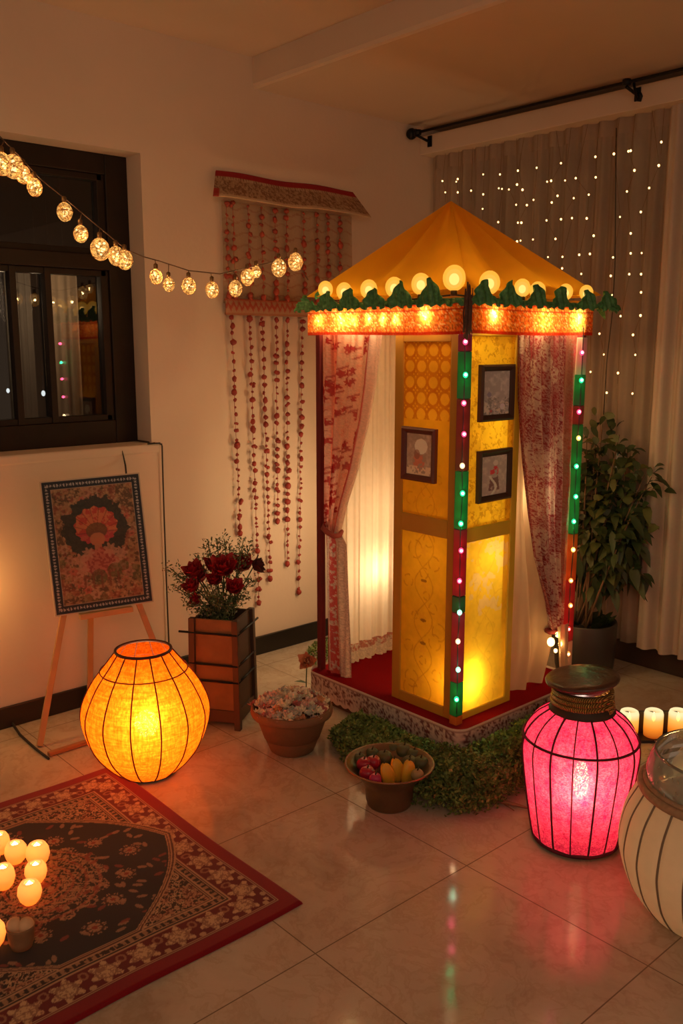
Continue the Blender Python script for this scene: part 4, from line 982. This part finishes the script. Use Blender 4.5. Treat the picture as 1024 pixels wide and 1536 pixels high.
tag(m.build('wall_cable', M_CORD), 'thin black cable running along the sill corner and down the wall edge', 'cable')
m = MB(); m.tube([on(2,.08,-12,1020), on(2,.05,2,1052), on(2,.02,12,1075), on(2,.006,30,1102), on(2,.005,52,1122), on(2,.005,73,1138)], .0050, 7); e_ = on(2,.085,-6,1040)
m.ball(e_, .022, 10, 8, (1,1,1.3))
tag(m.build('floor_cable', M_CORD), 'black floor cable with plug lying at the foot of the easel', 'cable')

# ================================================================== PLANTER WITH ROSES
PP = V(.555,-1.905,0); pr = math.radians(48.2-14)
PA = V(math.cos(pr), math.sin(pr), 0); PB = V(-math.sin(pr), math.cos(pr), 0)      # across the front face / away from the viewer
pl = root('planter', tuple(PP), 'square wooden planter box bound with dark iron bands beside the wall', 'planter')
M_PW = mat('planter_wood', (.20,.10,.042), .6, var=.35, scale=14, bump=.3, bscale=30); M_PD = mat('planter_dark_wood', (.075,.036,.018), .6, var=.3)
PH = .46
def pq(a, b, z, k=1.0): 
    s = .100 - .006*(z/PH) if z < PH else .094
    return PP + PA*(a*s*k) + PB*(b*s*k) + V(0,0,z)
for i in range(4):                                     # four sides, hollow
    ang = [(-1,-1,1,-1),(1,-1,1,1),(1,1,-1,1),(-1,1,-1,-1)][i]
    m = MB(); a0, b0, a1, b1 = ang
    vs = [pq(a0,b0,.045,.97), pq(a1,b1,.045,.97), pq(a1,b1,PH,.97), pq(a0,b0,PH,.97), pq(a0,b0,.045,.86), pq(a1,b1,.045,.86), pq(a1,b1,PH,.86), pq(a0,b0,PH,.86)]
    m.add(vs, [(0,1,2,3),(7,6,5,4),(3,2,6,7),(0,4,5,1)], False); m.build('side_board', M_PW if i == 0 else M_PD, pl)
for a, b in ((-1,-1),(1,-1),(1,1),(-1,1)):
    m = MB(); d1 = PA*.013; d2 = PB*.013
    vs = []
    for z in (0.0, PH+.004):
        c = pq(a,b,z,.985); vs += [c-d1-d2, c+d1-d2, c+d1+d2, c-d1+d2]
    m.add(vs, [(3,2,1,0),(4,5,6,7),(0,1,5,4),(1,2,6,5),(2,3,7,6),(3,0,4,7)], False); m.build('corner_post', M_PD, pl, bevel=.002)
m = MB()
for k, (a0,b0,a1,b1) in enumerate(((-1,-1,1,-1),(1,-1,1,1),(1,1,-1,1),(-1,1,-1,-1))): m.bar(pq(a0,b0,.055,.97), pq(a1,b1,.055,.97), .016, .05)
m.build('base_rail', M_PD, pl)
for z, ext in ((.405,.045),(.275,0),(.205,0)):
    m = MB()
    for k, (a0,b0,a1,b1) in enumerate(((-1,-1,1,-1),(1,-1,1,1),(1,1,-1,1),(-1,1,-1,-1))):
        d = (pq(a1,b1,z)-pq(a0,b0,z)).normalized(); m.tube([pq(a0,b0,z,1.09)-d*(ext if k == 0 else 0), pq(a1,b1,z,1.09)+d*(ext if k == 1 else 0)], .0048, 7)
    m.build('iron_band', M_IRON, pl)
m = MB(); m.add([pq(-1,-1,PH-.04,.86), pq(1,-1,PH-.04,.86), pq(1,1,PH-.04,.86), pq(-1,1,PH-.04,.86)], [(0,1,2,3)]); m.build('soil', mat('dark_soil', (.02,.013,.009), .9), pl)
M_ROSE = mat('rose_petal', (.36,.007,.014), .6, var=.3, scale=25); M_ROSED = mat('rose_petal_dark', (.06,.008,.012), .6, var=.3); M_STEM = mat('green_stem', (.045,.07,.022), .6)
def bloom(m, c, axis, R, n=17, seed=0, open_=1.0):
    """layered cupped petals in a spiral"""
    r = random.Random(seed); z = Vector(axis).normalized(); x = z.orthogonal().normalized(); y = z.cross(x)
    for k in range(n):
        t = k/(n-1); a = k*2.39996; rad = R*(.10+.55*t); lean = (.15+1.0*t*open_); wd = R*(.50+.45*t); ht = R*(1.05-.15*t)
        ca, sa = math.cos(a), math.sin(a); er = x*ca+y*sa; et = x*-sa+y*ca
        def fn(u, v):
            s = (u-.5)*2; wv = math.sin(PI*min(.98,.12+v*.80))**.7
            p = Vector(c) + er*(rad*.5 + rad*.5*v) + er*(ht*v*math.sin(lean)*.55) + z*(ht*v*math.cos(lean*.75) - R*.35)
            p += et*(s*wd*wv*.62) - er*(abs(s)**2*wd*.30*(1-.2*t)) + er*(.14*R*v**3*t) + z*(-.10*R*abs(s)*v)
            return tuple(p)
        m.grid(6, 6, fn)
def rose(px_, py_, depth_off, R, seed, dark=False, ax=None):
    base = PP + V(random.uniform(-.03,.03), random.uniform(-.03,.03), PH-.05)
    D = (PP-CAM).dot(FW) + depth_off
    c = CAM + ray(px_, py_)*D; axis = Vector(ax) if ax else ((c-base).normalized()+(CAM-c).normalized()*.9)
    t = root('rose', tuple(c), '', 'flower', 'roses in the wooden planter')
    t['label'] = 'nearly black drooping rose at the edge of the planter bouquet' if dark else 'red rose in the bouquet of the banded wooden planter'
    if dark: del t['group']
    m = MB(); bloom(m, c, axis, R, 12, seed, .30 if dark else .48); m.build('bloom', M_ROSED if dark else M_ROSE, t)
    m = MB(); mid = base.lerp(c, .6)+V(0,0,.02); m.tube([base, mid, c-axis.normalized()*R*.3], .0028, 6)
    for k in range(3): m.leaf(base.lerp(mid, .5+.2*k), (random.uniform(-1,1),random.uniform(-1,1),.3), (0,0,1), .045, .022, .3)
    m.build('stem', M_STEM, t)
for i, (x, y, d, R) in enumerate(((322,848,.02,.046),(335,853,-.06,.056),(290,857,.0,.046),(288,880,-.05,.040),(360,848,.03,.052),(350,882,-.08,.040),(322,870,-.07,.036),(300,866,.03,.038),(294,900,-.07,.030))): rose(x, y, d, R*1.25, i)
rose(385, 848, .0, .050, 22, True, (.6,.75,.35))
for o in bpy.data.objects:
    if o.get('category') == 'flower' and o['label'].startswith('nearly black'): o['label'] = 'nearly black rose leaning out of the planter bouquet towards the bead strands'
M_SPRIG = mat('grey_green_sprig', (.11,.135,.055), .7, var=.5, scale=20); M_BUD = mat('pale_bud', (.34,.25,.17), .7)
def sprig(tipx, tipy, off, seed):
    r = random.Random(seed); D = (PP-CAM).dot(FW)+off; tip = CAM + ray(tipx,tipy)*D; base = PP+V(r.uniform(-.04,.04), r.uniform(-.04,.04), PH-.05)
    t = root('greenery_sprig', tuple(base), 'feathery green sprig with pale buds among the planter roses', 'plant', 'greenery sprigs in the planter')
    mid = base.lerp(tip,.55)+V(0,0,.03); pts = [base.lerp(mid,i/5) for i in range(5)]+[mid.lerp(tip,i/6) for i in range(7)]
    m = MB(); m.tube(pts, [.0022]*len(pts), 5); m2 = MB()
    for i in range(2, len(pts)):
        for k in range(16):
            p = pts[i] + V(r.gauss(0,.014),r.gauss(0,.014),r.gauss(0,.014)); d = V(r.uniform(-1,1),r.uniform(-1,1),r.uniform(-.1,1))
            m.leaf(p, d, (r.uniform(-1,1),r.uniform(-1,1),1), r.uniform(.012,.026), r.uniform(.005,.009), .1, n=2)
        if i > 4:
            for k in range(2): m2.ball(pts[i]+V(r.gauss(0,.016),r.gauss(0,.016),r.gauss(0,.014)), .0035, 5, 4)
    m.build('foliage', M_SPRIG, t); m2.build('blossom', M_BUD, t)
for i, (x, y, d) in enumerate(((255,852,.0),(262,880,-.03),(312,815,.05),(325,812,.06),(336,808,.03),(345,820,.07),(365,810,.02),(375,822,.05),(296,835,.08),(280,905,-.08),(310,885,-.12),(345,905,-.12),(368,895,-.06),(378,870,.0),(330,895,-.13),(300,918,-.1),(272,865,.03),(355,830,.08))): sprig(x, y, d, 100+i)

# ================================================================== BOWLS
def heap(n, cx, cy, R, z0, dome, seed):
    r = random.Random(seed); out = []
    for k in range(n):
        q = R*math.sqrt((k+.5)/n); a = k*2.39996; out.append(V(cx+q*math.cos(a)+r.uniform(-.006,.006), cy+q*math.sin(a)+r.uniform(-.006,.006), z0+dome*(1-(q/R)**2)+r.uniform(-.006,.008)))
    return out
BC = V(.975,-1.875,0)
M_CLAY = mat('terracotta', (.20,.10,.05), .75, var=.2, scale=12, bump=.15)
cb = root('clay_bowl', tuple(BC), 'terracotta clay pot bowl heaped with dried blossoms by the pavilion corner', 'bowl')
m = MB(); m.lathe([(0,.0),(.078,0),(.086,.006),(.112,.07),(.136,.140),(.141,.146),(.156,.150),(.160,.160),(.158,.178),(.152,.184),(.146,.180),(.140,.150),(.110,.06),(.0,.04)], 56, BC, lo=False, hi=False); m.build('bowl', M_CLAY, cb)
m = MB(); m.lathe([(0,.155),(.14,.148)], 40, BC, lo=False, hi=False); m.build('filling', mat('petal_litter', (.30,.19,.13), .9, var=.5, scale=50), cb)
M_BLO = [mat('blossom_'+k, c, .8, var=.25, scale=60) for k, c in (('cream',(.86,.74,.56)),('blush',(.72,.46,.38)),('peach',(.66,.32,.15)),('ash',(.55,.53,.45)),('rose',(.50,.16,.14)))]
protos = []
for i, mm in enumerate(M_BLO*2):
    t = root('dried_blossom', (0,0,0), 'small dried blossom heaped in the terracotta bowl', 'flower', 'dried blossoms in the clay bowl')
    m = MB(); r = random.Random(i)
    for k in range(11):
        a = k*2.39996; q = .012*math.sqrt(k/11); c = V(q*math.cos(a), q*math.sin(a), .006-q*.25)
        m.leaf(c*.3, V(math.cos(a)*(.25+k/11), math.sin(a)*(.25+k/11), 1-.75*k/11), (math.cos(a),math.sin(a),-1), r.uniform(.014,.020), r.uniform(.012,.017), .15, .5, 3)
    m.ball((0,0,.004), .007, 6, 5, (1,1,1), .2); o = m.build('petals', mm, t); protos.append(t)
r = random.Random(5)
for k, p in enumerate(heap(92, BC.x, BC.y, .142, .168, .050, 3)):
    s = protos[r.choice((0,0,5,5,1,6,3,8,2,4))] if k else protos[0]
    rot = (r.uniform(-.5,.5), r.uniform(-.5,.5), r.uniform(0,6))
    dup(s, p, rot, sc=r.uniform(1.15,1.75))
for t in protos:
    for ch in list(t.children): bpy.data.objects.remove(ch)
    bpy.data.objects.remove(t)
MC = V(1.530,-1.893,0)
M_BRASS = mat('aged_brass', (.21,.14,.075), .36, .7, var=.35, scale=14, bump=.1)
mb_ = root('metal_pan', tuple(MC), 'aged brass flared pan of red, yellow and green fruit on the floor', 'bowl')
m = MB(); m.lathe([(0,0),(.072,0),(.076,.005),(.076,.016),(.080,.020),(.086,.075),(.100,.100),(.138,.136),(.150,.146),(.153,.149),(.151,.153),(.146,.151),(.133,.140),(.096,.104),(.082,.075),(.070,.03),(0,.03)], 56, MC, lo=False, hi=False); m.build('pan', M_BRASS, mb_)
ringtube(MC, .151, .150, .003).build('rim', mat('copper_rim', (.30,.14,.08), .35, .7), mb_)
M_FR = mat('red_fruit', (.42,.012,.035), .3, var=.3); M_FP = mat('pink_fruit', (.55,.03,.12), .35); M_FY = mat('yellow_fruit', (.78,.40,.03), .38, var=.12); M_FG = mat('olive_fruit', (.085,.085,.03), .5, var=.4, scale=20); M_FB = mat('tan_fruit', (.36,.24,.10), .6)
M_CALYX = mat('fruit_stalk', (.06,.05,.02), .7)
def fruit(px_, py_, z, R, kind, label, group=None, seed=0):
    p = on(2, z, px_, py_); r = random.Random(seed); t = root('fruit', tuple(p), label, 'fruit', group)
    mm = {'r':M_FR,'p':M_FP,'y':M_FY,'g':M_FG,'b':M_FB}[kind]; m = MB()
    if kind == 'y':
        ang = r.uniform(-.35,.35); A = RT*math.sin(ang)*1.0 + V(0,0,.8) - V(FW.x,FW.y,0)*.1; A.normalize(); x = A.orthogonal().normalized(); y = A.cross(x)
        def fn(u, v):
            a = 2*PI*u; h = v*2-1; q = R*math.sqrt(max(0,1-abs(h)**2.6))*(.62+.10*math.cos(3*a))*(1-.15*h)
            return tuple(p + A*(h*R*1.25) + x*(q*math.cos(a)) + y*(q*math.sin(a)))
        m.grid(25, 14, fn); top_ = p+A*R*1.22
    else:
        def fn(u, v):
            a = 2*PI*u; th = PI*v; q = R*(1+.05*math.cos(3*a+seed)*math.sin(th)); dz = -.22*R*math.exp(-(th/.5)**2)
            return (p.x+q*math.sin(th)*math.cos(a), p.y+q*math.sin(th)*math.sin(a), p.z+q*.95*math.cos(th)+dz)
        m.grid(21, 14, fn); top_ = p+V(0,0,R*.72)
    m.build('flesh', mm, t); s = MB(); s.tube([top_, top_+V(.003,.002,.012)], [.003,.002], 6); s.build('stalk', M_CALYX, t)
for i, (x, y) in enumerate(((546,1146),(560,1143))): fruit(x, y, .138, .026, 'r', 'glossy red fruit near the rim of the brass pan', 'red fruit in the brass pan', i)
fruit(551,1160,.138,.028,'r','glossy red fruit lowest against the pink one in the brass pan'); fruit(563,1168,.142,.021,'p','bright pink fruit at the front of the brass pan')
for i, (x, y) in enumerate(((580,1162),(595,1155),(611,1158))): fruit(x, y, .142, .037, 'y', 'smooth yellow fruit in the middle of the brass pan', 'yellow fruit in the brass pan', i+3)
fruit(626,1162,.142,.022,'b','tan fruit beside the yellow ones in the brass pan')
for i, (x, y, R) in enumerate(((576,1137,.030),(590,1123,.031),(606,1127,.033),(621,1132,.028),(631,1145,.029),(614,1144,.028),(558,1131,.025),(539,1139,.024))): fruit(x, y, .128, R, 'g', 'dull olive green fruit at the back of the brass pan', 'olive fruit in the brass pan', i+8)

# ================================================================== MOSS, STICK, SINGLE FLOWER
n = NT('moss_leaf'); o = n.obj(); f = n.noise(30, 4, o)
M_MOSS = n.end(n.n('ShaderNodeBsdfPrincipled', {'Base Color': n.ramp(f, [(.3,(.055,.09,.017,1)),(.55,(.16,.21,.045,1)),(.75,(.36,.40,.10,1))]), 'Roughness': .6}).outputs[0])
def in_poly(x, y, P):
    s = False
    for i in range(len(P)):
        (x0,y0),(x1,y1) = P[i], P[i-1]
        if (y0 > y) != (y1 > y) and x < (x1-x0)*(y-y0)/(y1-y0)+x0: s = not s
    return s
def edge_d(x, y, P):
    return min(((lambda t: math.hypot(x-(a[0]+(b[0]-a[0])*t), y-(a[1]+(b[1]-a[1])*t)))(max(0,min(1,((x-a[0])*(b[0]-a[0])+(y-a[1])*(b[1]-a[1]))/max(1e-9,(b[0]-a[0])**2+(b[1]-a[1])**2)))) for a, b in zip(P, P[1:]+P[:1])))
def moss(P, h, n, label, seed, name='moss_bed'):
    r = random.Random(seed); m = MB(); xs = [p[0] for p in P]; ys = [p[1] for p in P]; k = 0
    T = np.random.default_rng(seed).random((40,40))
    while k < n:
        x = r.uniform(min(xs),max(xs)); y = r.uniform(min(ys),max(ys))
        if not in_poly(x, y, P): continue
        d = min(1, edge_d(x,y,P)/.07); hh = h*(.25+.75*math.sqrt(max(0,1-(1-d)**2)))*(.75+.5*T[int(x*14) % 40, int(y*14) % 40])
        z = hh*(1-r.random()**2*.8); k += 1
        if z < .005: z = .005
        m.leaf((x,y,z), (r.uniform(-1,1),r.uniform(-1,1),r.uniform(.0,1.2)), (r.uniform(-1,1),r.uniform(-1,1),1), r.uniform(.012,.023), r.uniform(.008,.013), .15, .2, 2)
    tag(m.build(name, M_MOSS), label, 'moss', kind='stuff')
moss([(1.49,-1.53),(1.49,-1.78),(1.62,-1.86),(1.78,-1.80),(1.82,-1.66),(1.80,-1.52),(1.84,-1.35),(1.82,-1.10),(1.70,-.92),(1.52,-.90),(1.505,-1.49)], .105, 15000, 'thick green moss bank round the front corner of the pavilion base', 1)
moss([(1.655+.15*math.cos(k*PI/8), -1.665+.13*math.sin(k*PI/8)) for k in range(16)], .125, 5200, 'rounded bright green moss cushion at the front of the moss bank by the brass pan', 7)
moss([(.97,-1.50),(1.02,-1.72),(1.16,-1.80),(1.30,-1.84),(1.50,-1.80),(1.49,-1.50)], .075, 7500, 'dark low moss along the pavilion base between the clay pot and the brass pan', 2)
moss([(.15,-1.10),(.28,-1.24),(.44,-1.20),(.45,-.95),(.30,-.86),(.14,-.93)], .06, 1500, 'small dark moss patch on the floor by the black skirting', 3)
p0, p1 = on(2,.012,742,1202), on(2,.012,792,1212)
m = MB(); m.tube([p0, p0.lerp(p1,.35)+V(0,0,.004), p0.lerp(p1,.7)+V(0,0,.002), p1], [.004,.007,.006,.003], 7); m.tube([p0.lerp(p1,.3)-V(0,0,.002), p0.lerp(p1,.6)+V(.02,-.03,.0)], [.004,.002], 6)
tag(m.build('stick', mat('dry_stick', (.26,.15,.08), .8)), 'dry broken stick on the floor between the moss and the pink lantern', 'stick')
c = on(1, -1.53, 460, 992); t = root('orange_blossom', (c.x,c.y,0), 'single orange pink blossom on a thin stem at the pavilion corner by the floral curtain', 'flower')
m = MB(); bloom(m, c, (.5,-.8,.5), .040, 11, 5, 1.3); m.build('bloom', mat('orange_petal', (.60,.20,.10), .6, var=.4), t); m = MB(); m.tube([(c.x-.02,c.y+.01,.0),(c.x-.015,c.y+.008,.08),tuple(c)], .0025, 6); m.leaf((c.x-.015,c.y+.008,.08), (-.6,-.5,.3), (0,0,1), .06, .025); m.leaf(c, (-.6,-.6,-.4), (0,0,1), .045, .014); m.build('stem', M_STEM, t)

# ================================================================== TALL POTTED PLANT
TP = V(1.265,-.315,0)
tp = root('potted_plant', tuple(TP), 'leafy green plant in a dark grey round pot before the sheer curtain', 'plant')
m = MB(); m.lathe([(0,.004),(.112,.004),(.128,.012),(.137,.05),(.143,.14),(.145,.262),(.143,.268),(.136,.268),(.133,.255),(.130,.235)], 56, TP, lo=False, hi=False)
m.build('pot', mat('charcoal_pot', (.050,.038,.034), .42, var=.1), tp)
m = MB(); m.lathe([(0,.245),(.132,.236)], 32, TP, lo=False, hi=False); m.build('soil', mat('pot_soil', (.02,.014,.01), .9), tp)
M_BARK = mat('brown_bark', (.16,.09,.045), .8, var=.4, scale=25); M_LF = mat('dark_leaf', (.032,.050,.014), .48, var=.5, scale=9); M_LF2 = mat('olive_leaf', (.075,.085,.022), .5, var=.4, scale=9)
r = random.Random(21); fo = MB(); fo2 = MB()
D0 = (TP-CAM).dot(FW)
tips = [(905,640,.0),(935,632,.05),(880,655,-.05),(962,648,.0),(985,668,.02),(1008,705,-.03),(1018,708,-.06),(945,690,-.1),(900,700,.08),(880,720,.0),(990,745,.03),(965,770,-.08),(925,740,-.12),(890,780,.02),(975,800,.0),(940,810,-.1),(910,820,.05),(960,850,-.05),(885,840,.0),(930,660,.12),(870,690,.03),(1003,752,.02)]
for i, (x, y, off) in enumerate(tips):
    tip = CAM + ray(x,y)*(D0+off); tip.y = min(tip.y, -.16); base = TP+V(r.uniform(-.05,.05), r.uniform(-.05,.05), .24); mid = base.lerp(tip,.5)+V(r.uniform(-.04,.04),r.uniform(-.04,.04),.08); mid.y = min(mid.y,-.17)
    pts = [base.lerp(mid,k/5).lerp(mid.lerp(tip,k/5),k/5) for k in range(6)]
    MB().tube(pts, [.0065,.0055,.0045,.004,.003,.0018], 6).build('stem', M_BARK, tp)
    for k in range(34):
        t = r.uniform(.38,1.02); j = min(4,int(t*5)); p = pts[j].lerp(pts[j+1], min(1,t*5-j)) + V(r.gauss(0,.035),r.gauss(0,.035),r.gauss(0,.03))
        if p.y > -.15: p.y = -.15-r.random()*.03
        d = (p-(base.lerp(mid,.5)))*.8 + V(r.uniform(-.35,.35),r.uniform(-.35,.35),r.uniform(-.5,.1))
        if p.y > -.22: d.y = min(d.y, 0)
        (fo if r.random() < .7 else fo2).leaf(p, d, (r.uniform(-.6,.6),r.uniform(-1,.2),1), r.uniform(.055,.105), r.uniform(.03,.052), .45, .2, 4)
for k in range(26):
    a = r.uniform(0,2*PI); q = r.uniform(.02,.10); fo.leaf(TP+V(q*math.cos(a),q*math.sin(a),.25), (math.cos(a)*.6,math.sin(a)*.6,r.uniform(.5,1.6)), (math.cos(a),math.sin(a),-.3), r.uniform(.06,.12), .05, .3)
fo.build('foliage', M_LF, tp); fo2.build('light_foliage', M_LF2, tp)

# ================================================================== RUG
RX0, RX1, RY1, RL = .648, 1.772, -2.478, 1.04
nu, nv = 375, 348; u, v = uvgrid(nu, nv); W_ = RX1-RX0; X = u*W_; Y = v*RL
dx = np.minimum(X, W_-X); dy = np.minimum(Y, RL-Y); d = np.minimum(dx, dy); al_ = np.where(dx < dy, Y, X)
RED = (.21,.006,.011); MAR = (.12,.011,.014); CRM = (.52,.35,.20); DRK = (.030,.017,.015); NAV = (.012,.015,.020)
c = np.tile(np.array(RED), (nv,nu,1))
w1 = fbm(X,Y,75,3); w2 = vnoise(X,Y,170,7); w3 = fbm(X,Y,28,9); w4 = fbm(X,Y,120,15)
c = blend(c, d > .048, MAR)
P_ = .1040; a = np.mod(al_+.02,P_)-P_/2; b = d-.099
q = np.hypot(a, b*1.05); t = np.arctan2(b, a); pal = (q < .046*(.80+.20*np.cos(6*t+1.57))) & (d > .058) & (d < .142); c = blend(c, pal, CRM)
c = blend(c, pal*(((np.abs(np.sin(t*6)) < .28) & (q > .012)) | (np.abs(q-.026) < .003) | (w4 > .60))*.7, (.16,.05,.035))
a2 = np.mod(al_+.02+P_/2,P_)-P_/2; c = blend(c, (np.abs(np.hypot(a2,(b-.02)*.8)-.010) < .003)*(d > .06)*(d < .145)*.7, (.34,.18,.10)); c = blend(c, (np.hypot(a2, b+.033) < .009)*(d > .05)*.8, CRM)
c = blend(c, d > .146, DRK)
for e, th in ((.051,.0026),(.057,.0014),(.147,.003),(.156,.0018),(.178,.0032),(.186,.0016)): c = blend(c, np.abs(d-e) < th, (.42,.26,.15))
k = (d > .159) & (d < .175); c = blend(c, k*(np.sin(al_*300) > 0)*(w2 > .3)*.8, (.38,.22,.12))
inner = d > .189
c = blend(c, inner*(np.abs(w1-.5) < .060)*.9, CRM); c = blend(c, inner*(w2 > .66)*.85, (.40,.25,.14)); c = blend(c, inner*(w3 > .60)*.35, (.26,.06,.04))
# pointed navy field in the middle
cx, cy = W_/2, RL/2
px_ = np.abs(X-cx); py_ = np.abs(Y-cy)
hexd = np.minimum(.365-px_, (.414-py_-.84*px_+.05*np.sin(np.clip(px_/.365,0,1)*PI))*.77)
c = blend(c, (hexd > -.020), (.40,.25,.14)); c = blend(c, ((hexd > -.015) & (hexd < -.010)) | ((hexd > -.006) & (hexd < -.003)), (.08,.03,.025)); c = blend(c, hexd > .0, NAV)
fld = hexd > .005
r = random.Random(2)
def ros(X, Y, cx, cy, R, c):
    q = np.hypot(X-cx,Y-cy); t = np.arctan2(Y-cy,X-cx); k = fld & (q < R*(.82+.18*np.cos(8*t)))
    c = blend(c, k*.9, (.36,.22,.13)); c = blend(c, k*(np.abs(q-R*.62) < R*.09), (.06,.025,.02)); c = blend(c, k*(np.abs(np.sin(t*4)) < .2)*(q > R*.25), NAV); return blend(c, (q < R*.22)*fld, (.22,.04,.03))
mq = np.hypot((X-cx)/.20,(Y-cy)/.19); mt = np.arctan2((Y-cy)/.19,(X-cx)/.20); med = fld & (mq < 1+.05*np.cos(mt*14))
c = blend(c, med*(np.abs(w1-.48) < .075)*.85, (.33,.20,.12)); c = blend(c, med*(np.abs(np.mod(mq*5,1)-.5) < .12)*.6, (.30,.09,.06)); c = blend(c, med*(w2 > .66)*.6, (.40,.26,.15))
for i, (fx, fy, R) in enumerate(((0,-.29,.036),(.11,-.22,.032),(-.11,-.22,.032),(.20,-.13,.034),(-.20,-.13,.034),(.285,-.03,.036),(-.285,-.03,.036),(.22,.09,.034),(-.22,.09,.034),(.11,.21,.034),(-.11,.21,.034),(0,.29,.036))): c = ros(X, Y, cx+fx, cy+fy, R, c)
for i in range(210):
    lx, ly = r.uniform(-.34,.34), r.uniform(-.36,.36); A_ = r.uniform(0,PI); ca, sa = math.cos(A_), math.sin(A_); e1 = (X-cx-lx)*ca+(Y-cy-ly)*sa; e2 = -(X-cx-lx)*sa+(Y-cy-ly)*ca
    c = blend(c, fld*(((e1/.015)**2+(e2/.007)**2) < 1)*.75, (.33,.20,.12) if i % 3 else (.22,.05,.04))
def fn(u, v):
    e = min(u, 1-u)*W_; e2 = min(v, 1-v)*RL; z = .012*min(1, (min(e,e2)/.008)**.5) + .0012*math.sin(u*17)*math.sin(v*23)
    return (RX0+W_*u + .004*math.sin(v*9), RY1-RL*v + .004*math.sin(u*8), max(.0015, z))
g = MB().grid(nu, nv, fn); rug = g.build('rug', painted('rug_wool', .95, .22, 260, sheen=.25, spec=.1), col=c); tag(rug, 'red bordered patterned rug with a navy medallion field on the tiled floor', 'rug')

# ================================================================== CANDLES ON THE RUG
n = NT('tulip_wax'); tx = n.n('ShaderNodeTexCoord').outputs['Object']; M_TUL = None
def tulip_mat():
    n = NT('glowing_tulip_wax'); g_ = n.n('ShaderNodeTexCoord').outputs['Generated']; sp = n.n('ShaderNodeSeparateXYZ', {0: g_})
    colr = n.ramp(sp.outputs[2], [(.0,(.75,.20,.03,1)),(.4,(1,.42,.10,1)),(.75,(1,.60,.24,1)),(1,(1,.66,.30,1))])  # flame glow put into the wax colour, graded by height
    s = n.n('ShaderNodeMixShader', {0: .7, 1: n.n('ShaderNodeBsdfDiffuse', {'Color': (.8,.5,.25,1)}).outputs[0], 2: n.n('ShaderNodeBsdfTranslucent', {'Color': (.95,.46,.15,1)}).outputs[0]}).outputs[0]
    s = n.n('ShaderNodeAddShader', {0: s, 1: n.n('ShaderNodeEmission', {'Color': colr, 'Strength': .20}).outputs[0]}).outputs[0]
    m = n.end(s); m.cycles.emission_sampling = 'NONE'; return m
M_TUL = tulip_mat()
tul = None
for i, (x, y) in enumerate(((0,1279),(24,1293),(57,1296),(55,1323),(46,1354),(6,1331),(-16,1300),(-22,1330),(-10,1420))):
    q = on(2, .0135, x, y)
    if tul is None:
        tul = root('tulip_candle', tuple(q), 'small glowing tulip shaped candle in the cluster on the patterned rug', 'candle', 'lit tulip candles on the rug')
        m = MB(); m.lathe([(.012,0),(.018,.001),(.028,.014),(.0335,.032),(.031,.050),(.024,.062),(.017,.066),(.014,.062),(.020,.055),(.026,.045),(.027,.032),(.0,.022)], 28, q, fn=lambda r,z,a: r*(1+.05*math.cos(a*1+1)+.03*math.cos(3*a)), hi=False); m.build('wax', M_TUL, tul)
        m = MB(); m.lathe([(.0005,.026),(.009,.033),(.0135,.044),(.010,.057),(.0006,.068)], 12, q); m.build('flame', M_FLAME, tul)
    else: dup(tul, q, (0,0,i*1.3), sc=.95+.1*(i % 3)/2)
    candle_light(q+V(0,0,.046), .055, (1,.56,.2), .006)
q = on(2, .0135, 33, 1420)
t = root('votive_candle', tuple(q), 'unlit heart shaped candle in a frosted glass cup on the rug', 'candle')
m = MB(); m.lathe([(.022,0),(.026,.002),(.032,.02),(.036,.06),(.037,.064),(.0345,.064),(.031,.03),(.0,.010)], 32, q, hi=False); m.build('cup', cloth('frosted_cup', (.50,.30,.17), .4, .30), t)
m = MB()
m.lathe([(.0,.012),(.026,.014),(.030,.040),(.031,.052),(0,.052)], 28, q, lo=False, hi=False)
for s in (-1, 1): m.ball(q+RT*(.015*s)+V(0,0,.062), .021, 14, 10, (1,1,1.0))
m.build('wax', cloth('dim_wax', (.85,.52,.30), .1), t); m = MB(); m.tube([q+V(0,0,.07), q+V(.001,0,.088)], .0012, 5); m.build('wick', M_CORD, t)

# ================================================================== LIGHT OF THE ROOM
w = bpy.data.worlds.new('World'); scn.world = w; w.use_nodes = True
bg = w.node_tree.nodes['Background']; bg.inputs[0].default_value = (1,.65,.42,1); bg.inputs[1].default_value = .25
lamp((4.6,-4.6,2.6), 33, (1,.76,.52), .35, 'fill_light')  # fill lamp added behind the camera to brighten the whole room
lamp((.16,-2.80,.62), 2.2, (1,.50,.13), .03, 'wall_lamp')
scn.view_settings.view_transform = 'Standard'; scn.view_settings.look = 'None'; scn.view_settings.exposure = 0.25
scn.cycles.use_denoising = True
try: scn.cycles.denoiser = 'OPENIMAGEDENOISE'
except Exception: pass
scn.cycles.use_light_tree = True
scn.cycles.max_bounces = 8; scn.cycles.transparent_max_bounces = 16; scn.cycles.transmission_bounces = 6
scn.cycles.sample_clamp_indirect = 4; scn.cycles.caustics_reflective = False; scn.cycles.caustics_refractive = True
scn.cycles.blur_glossy = .3
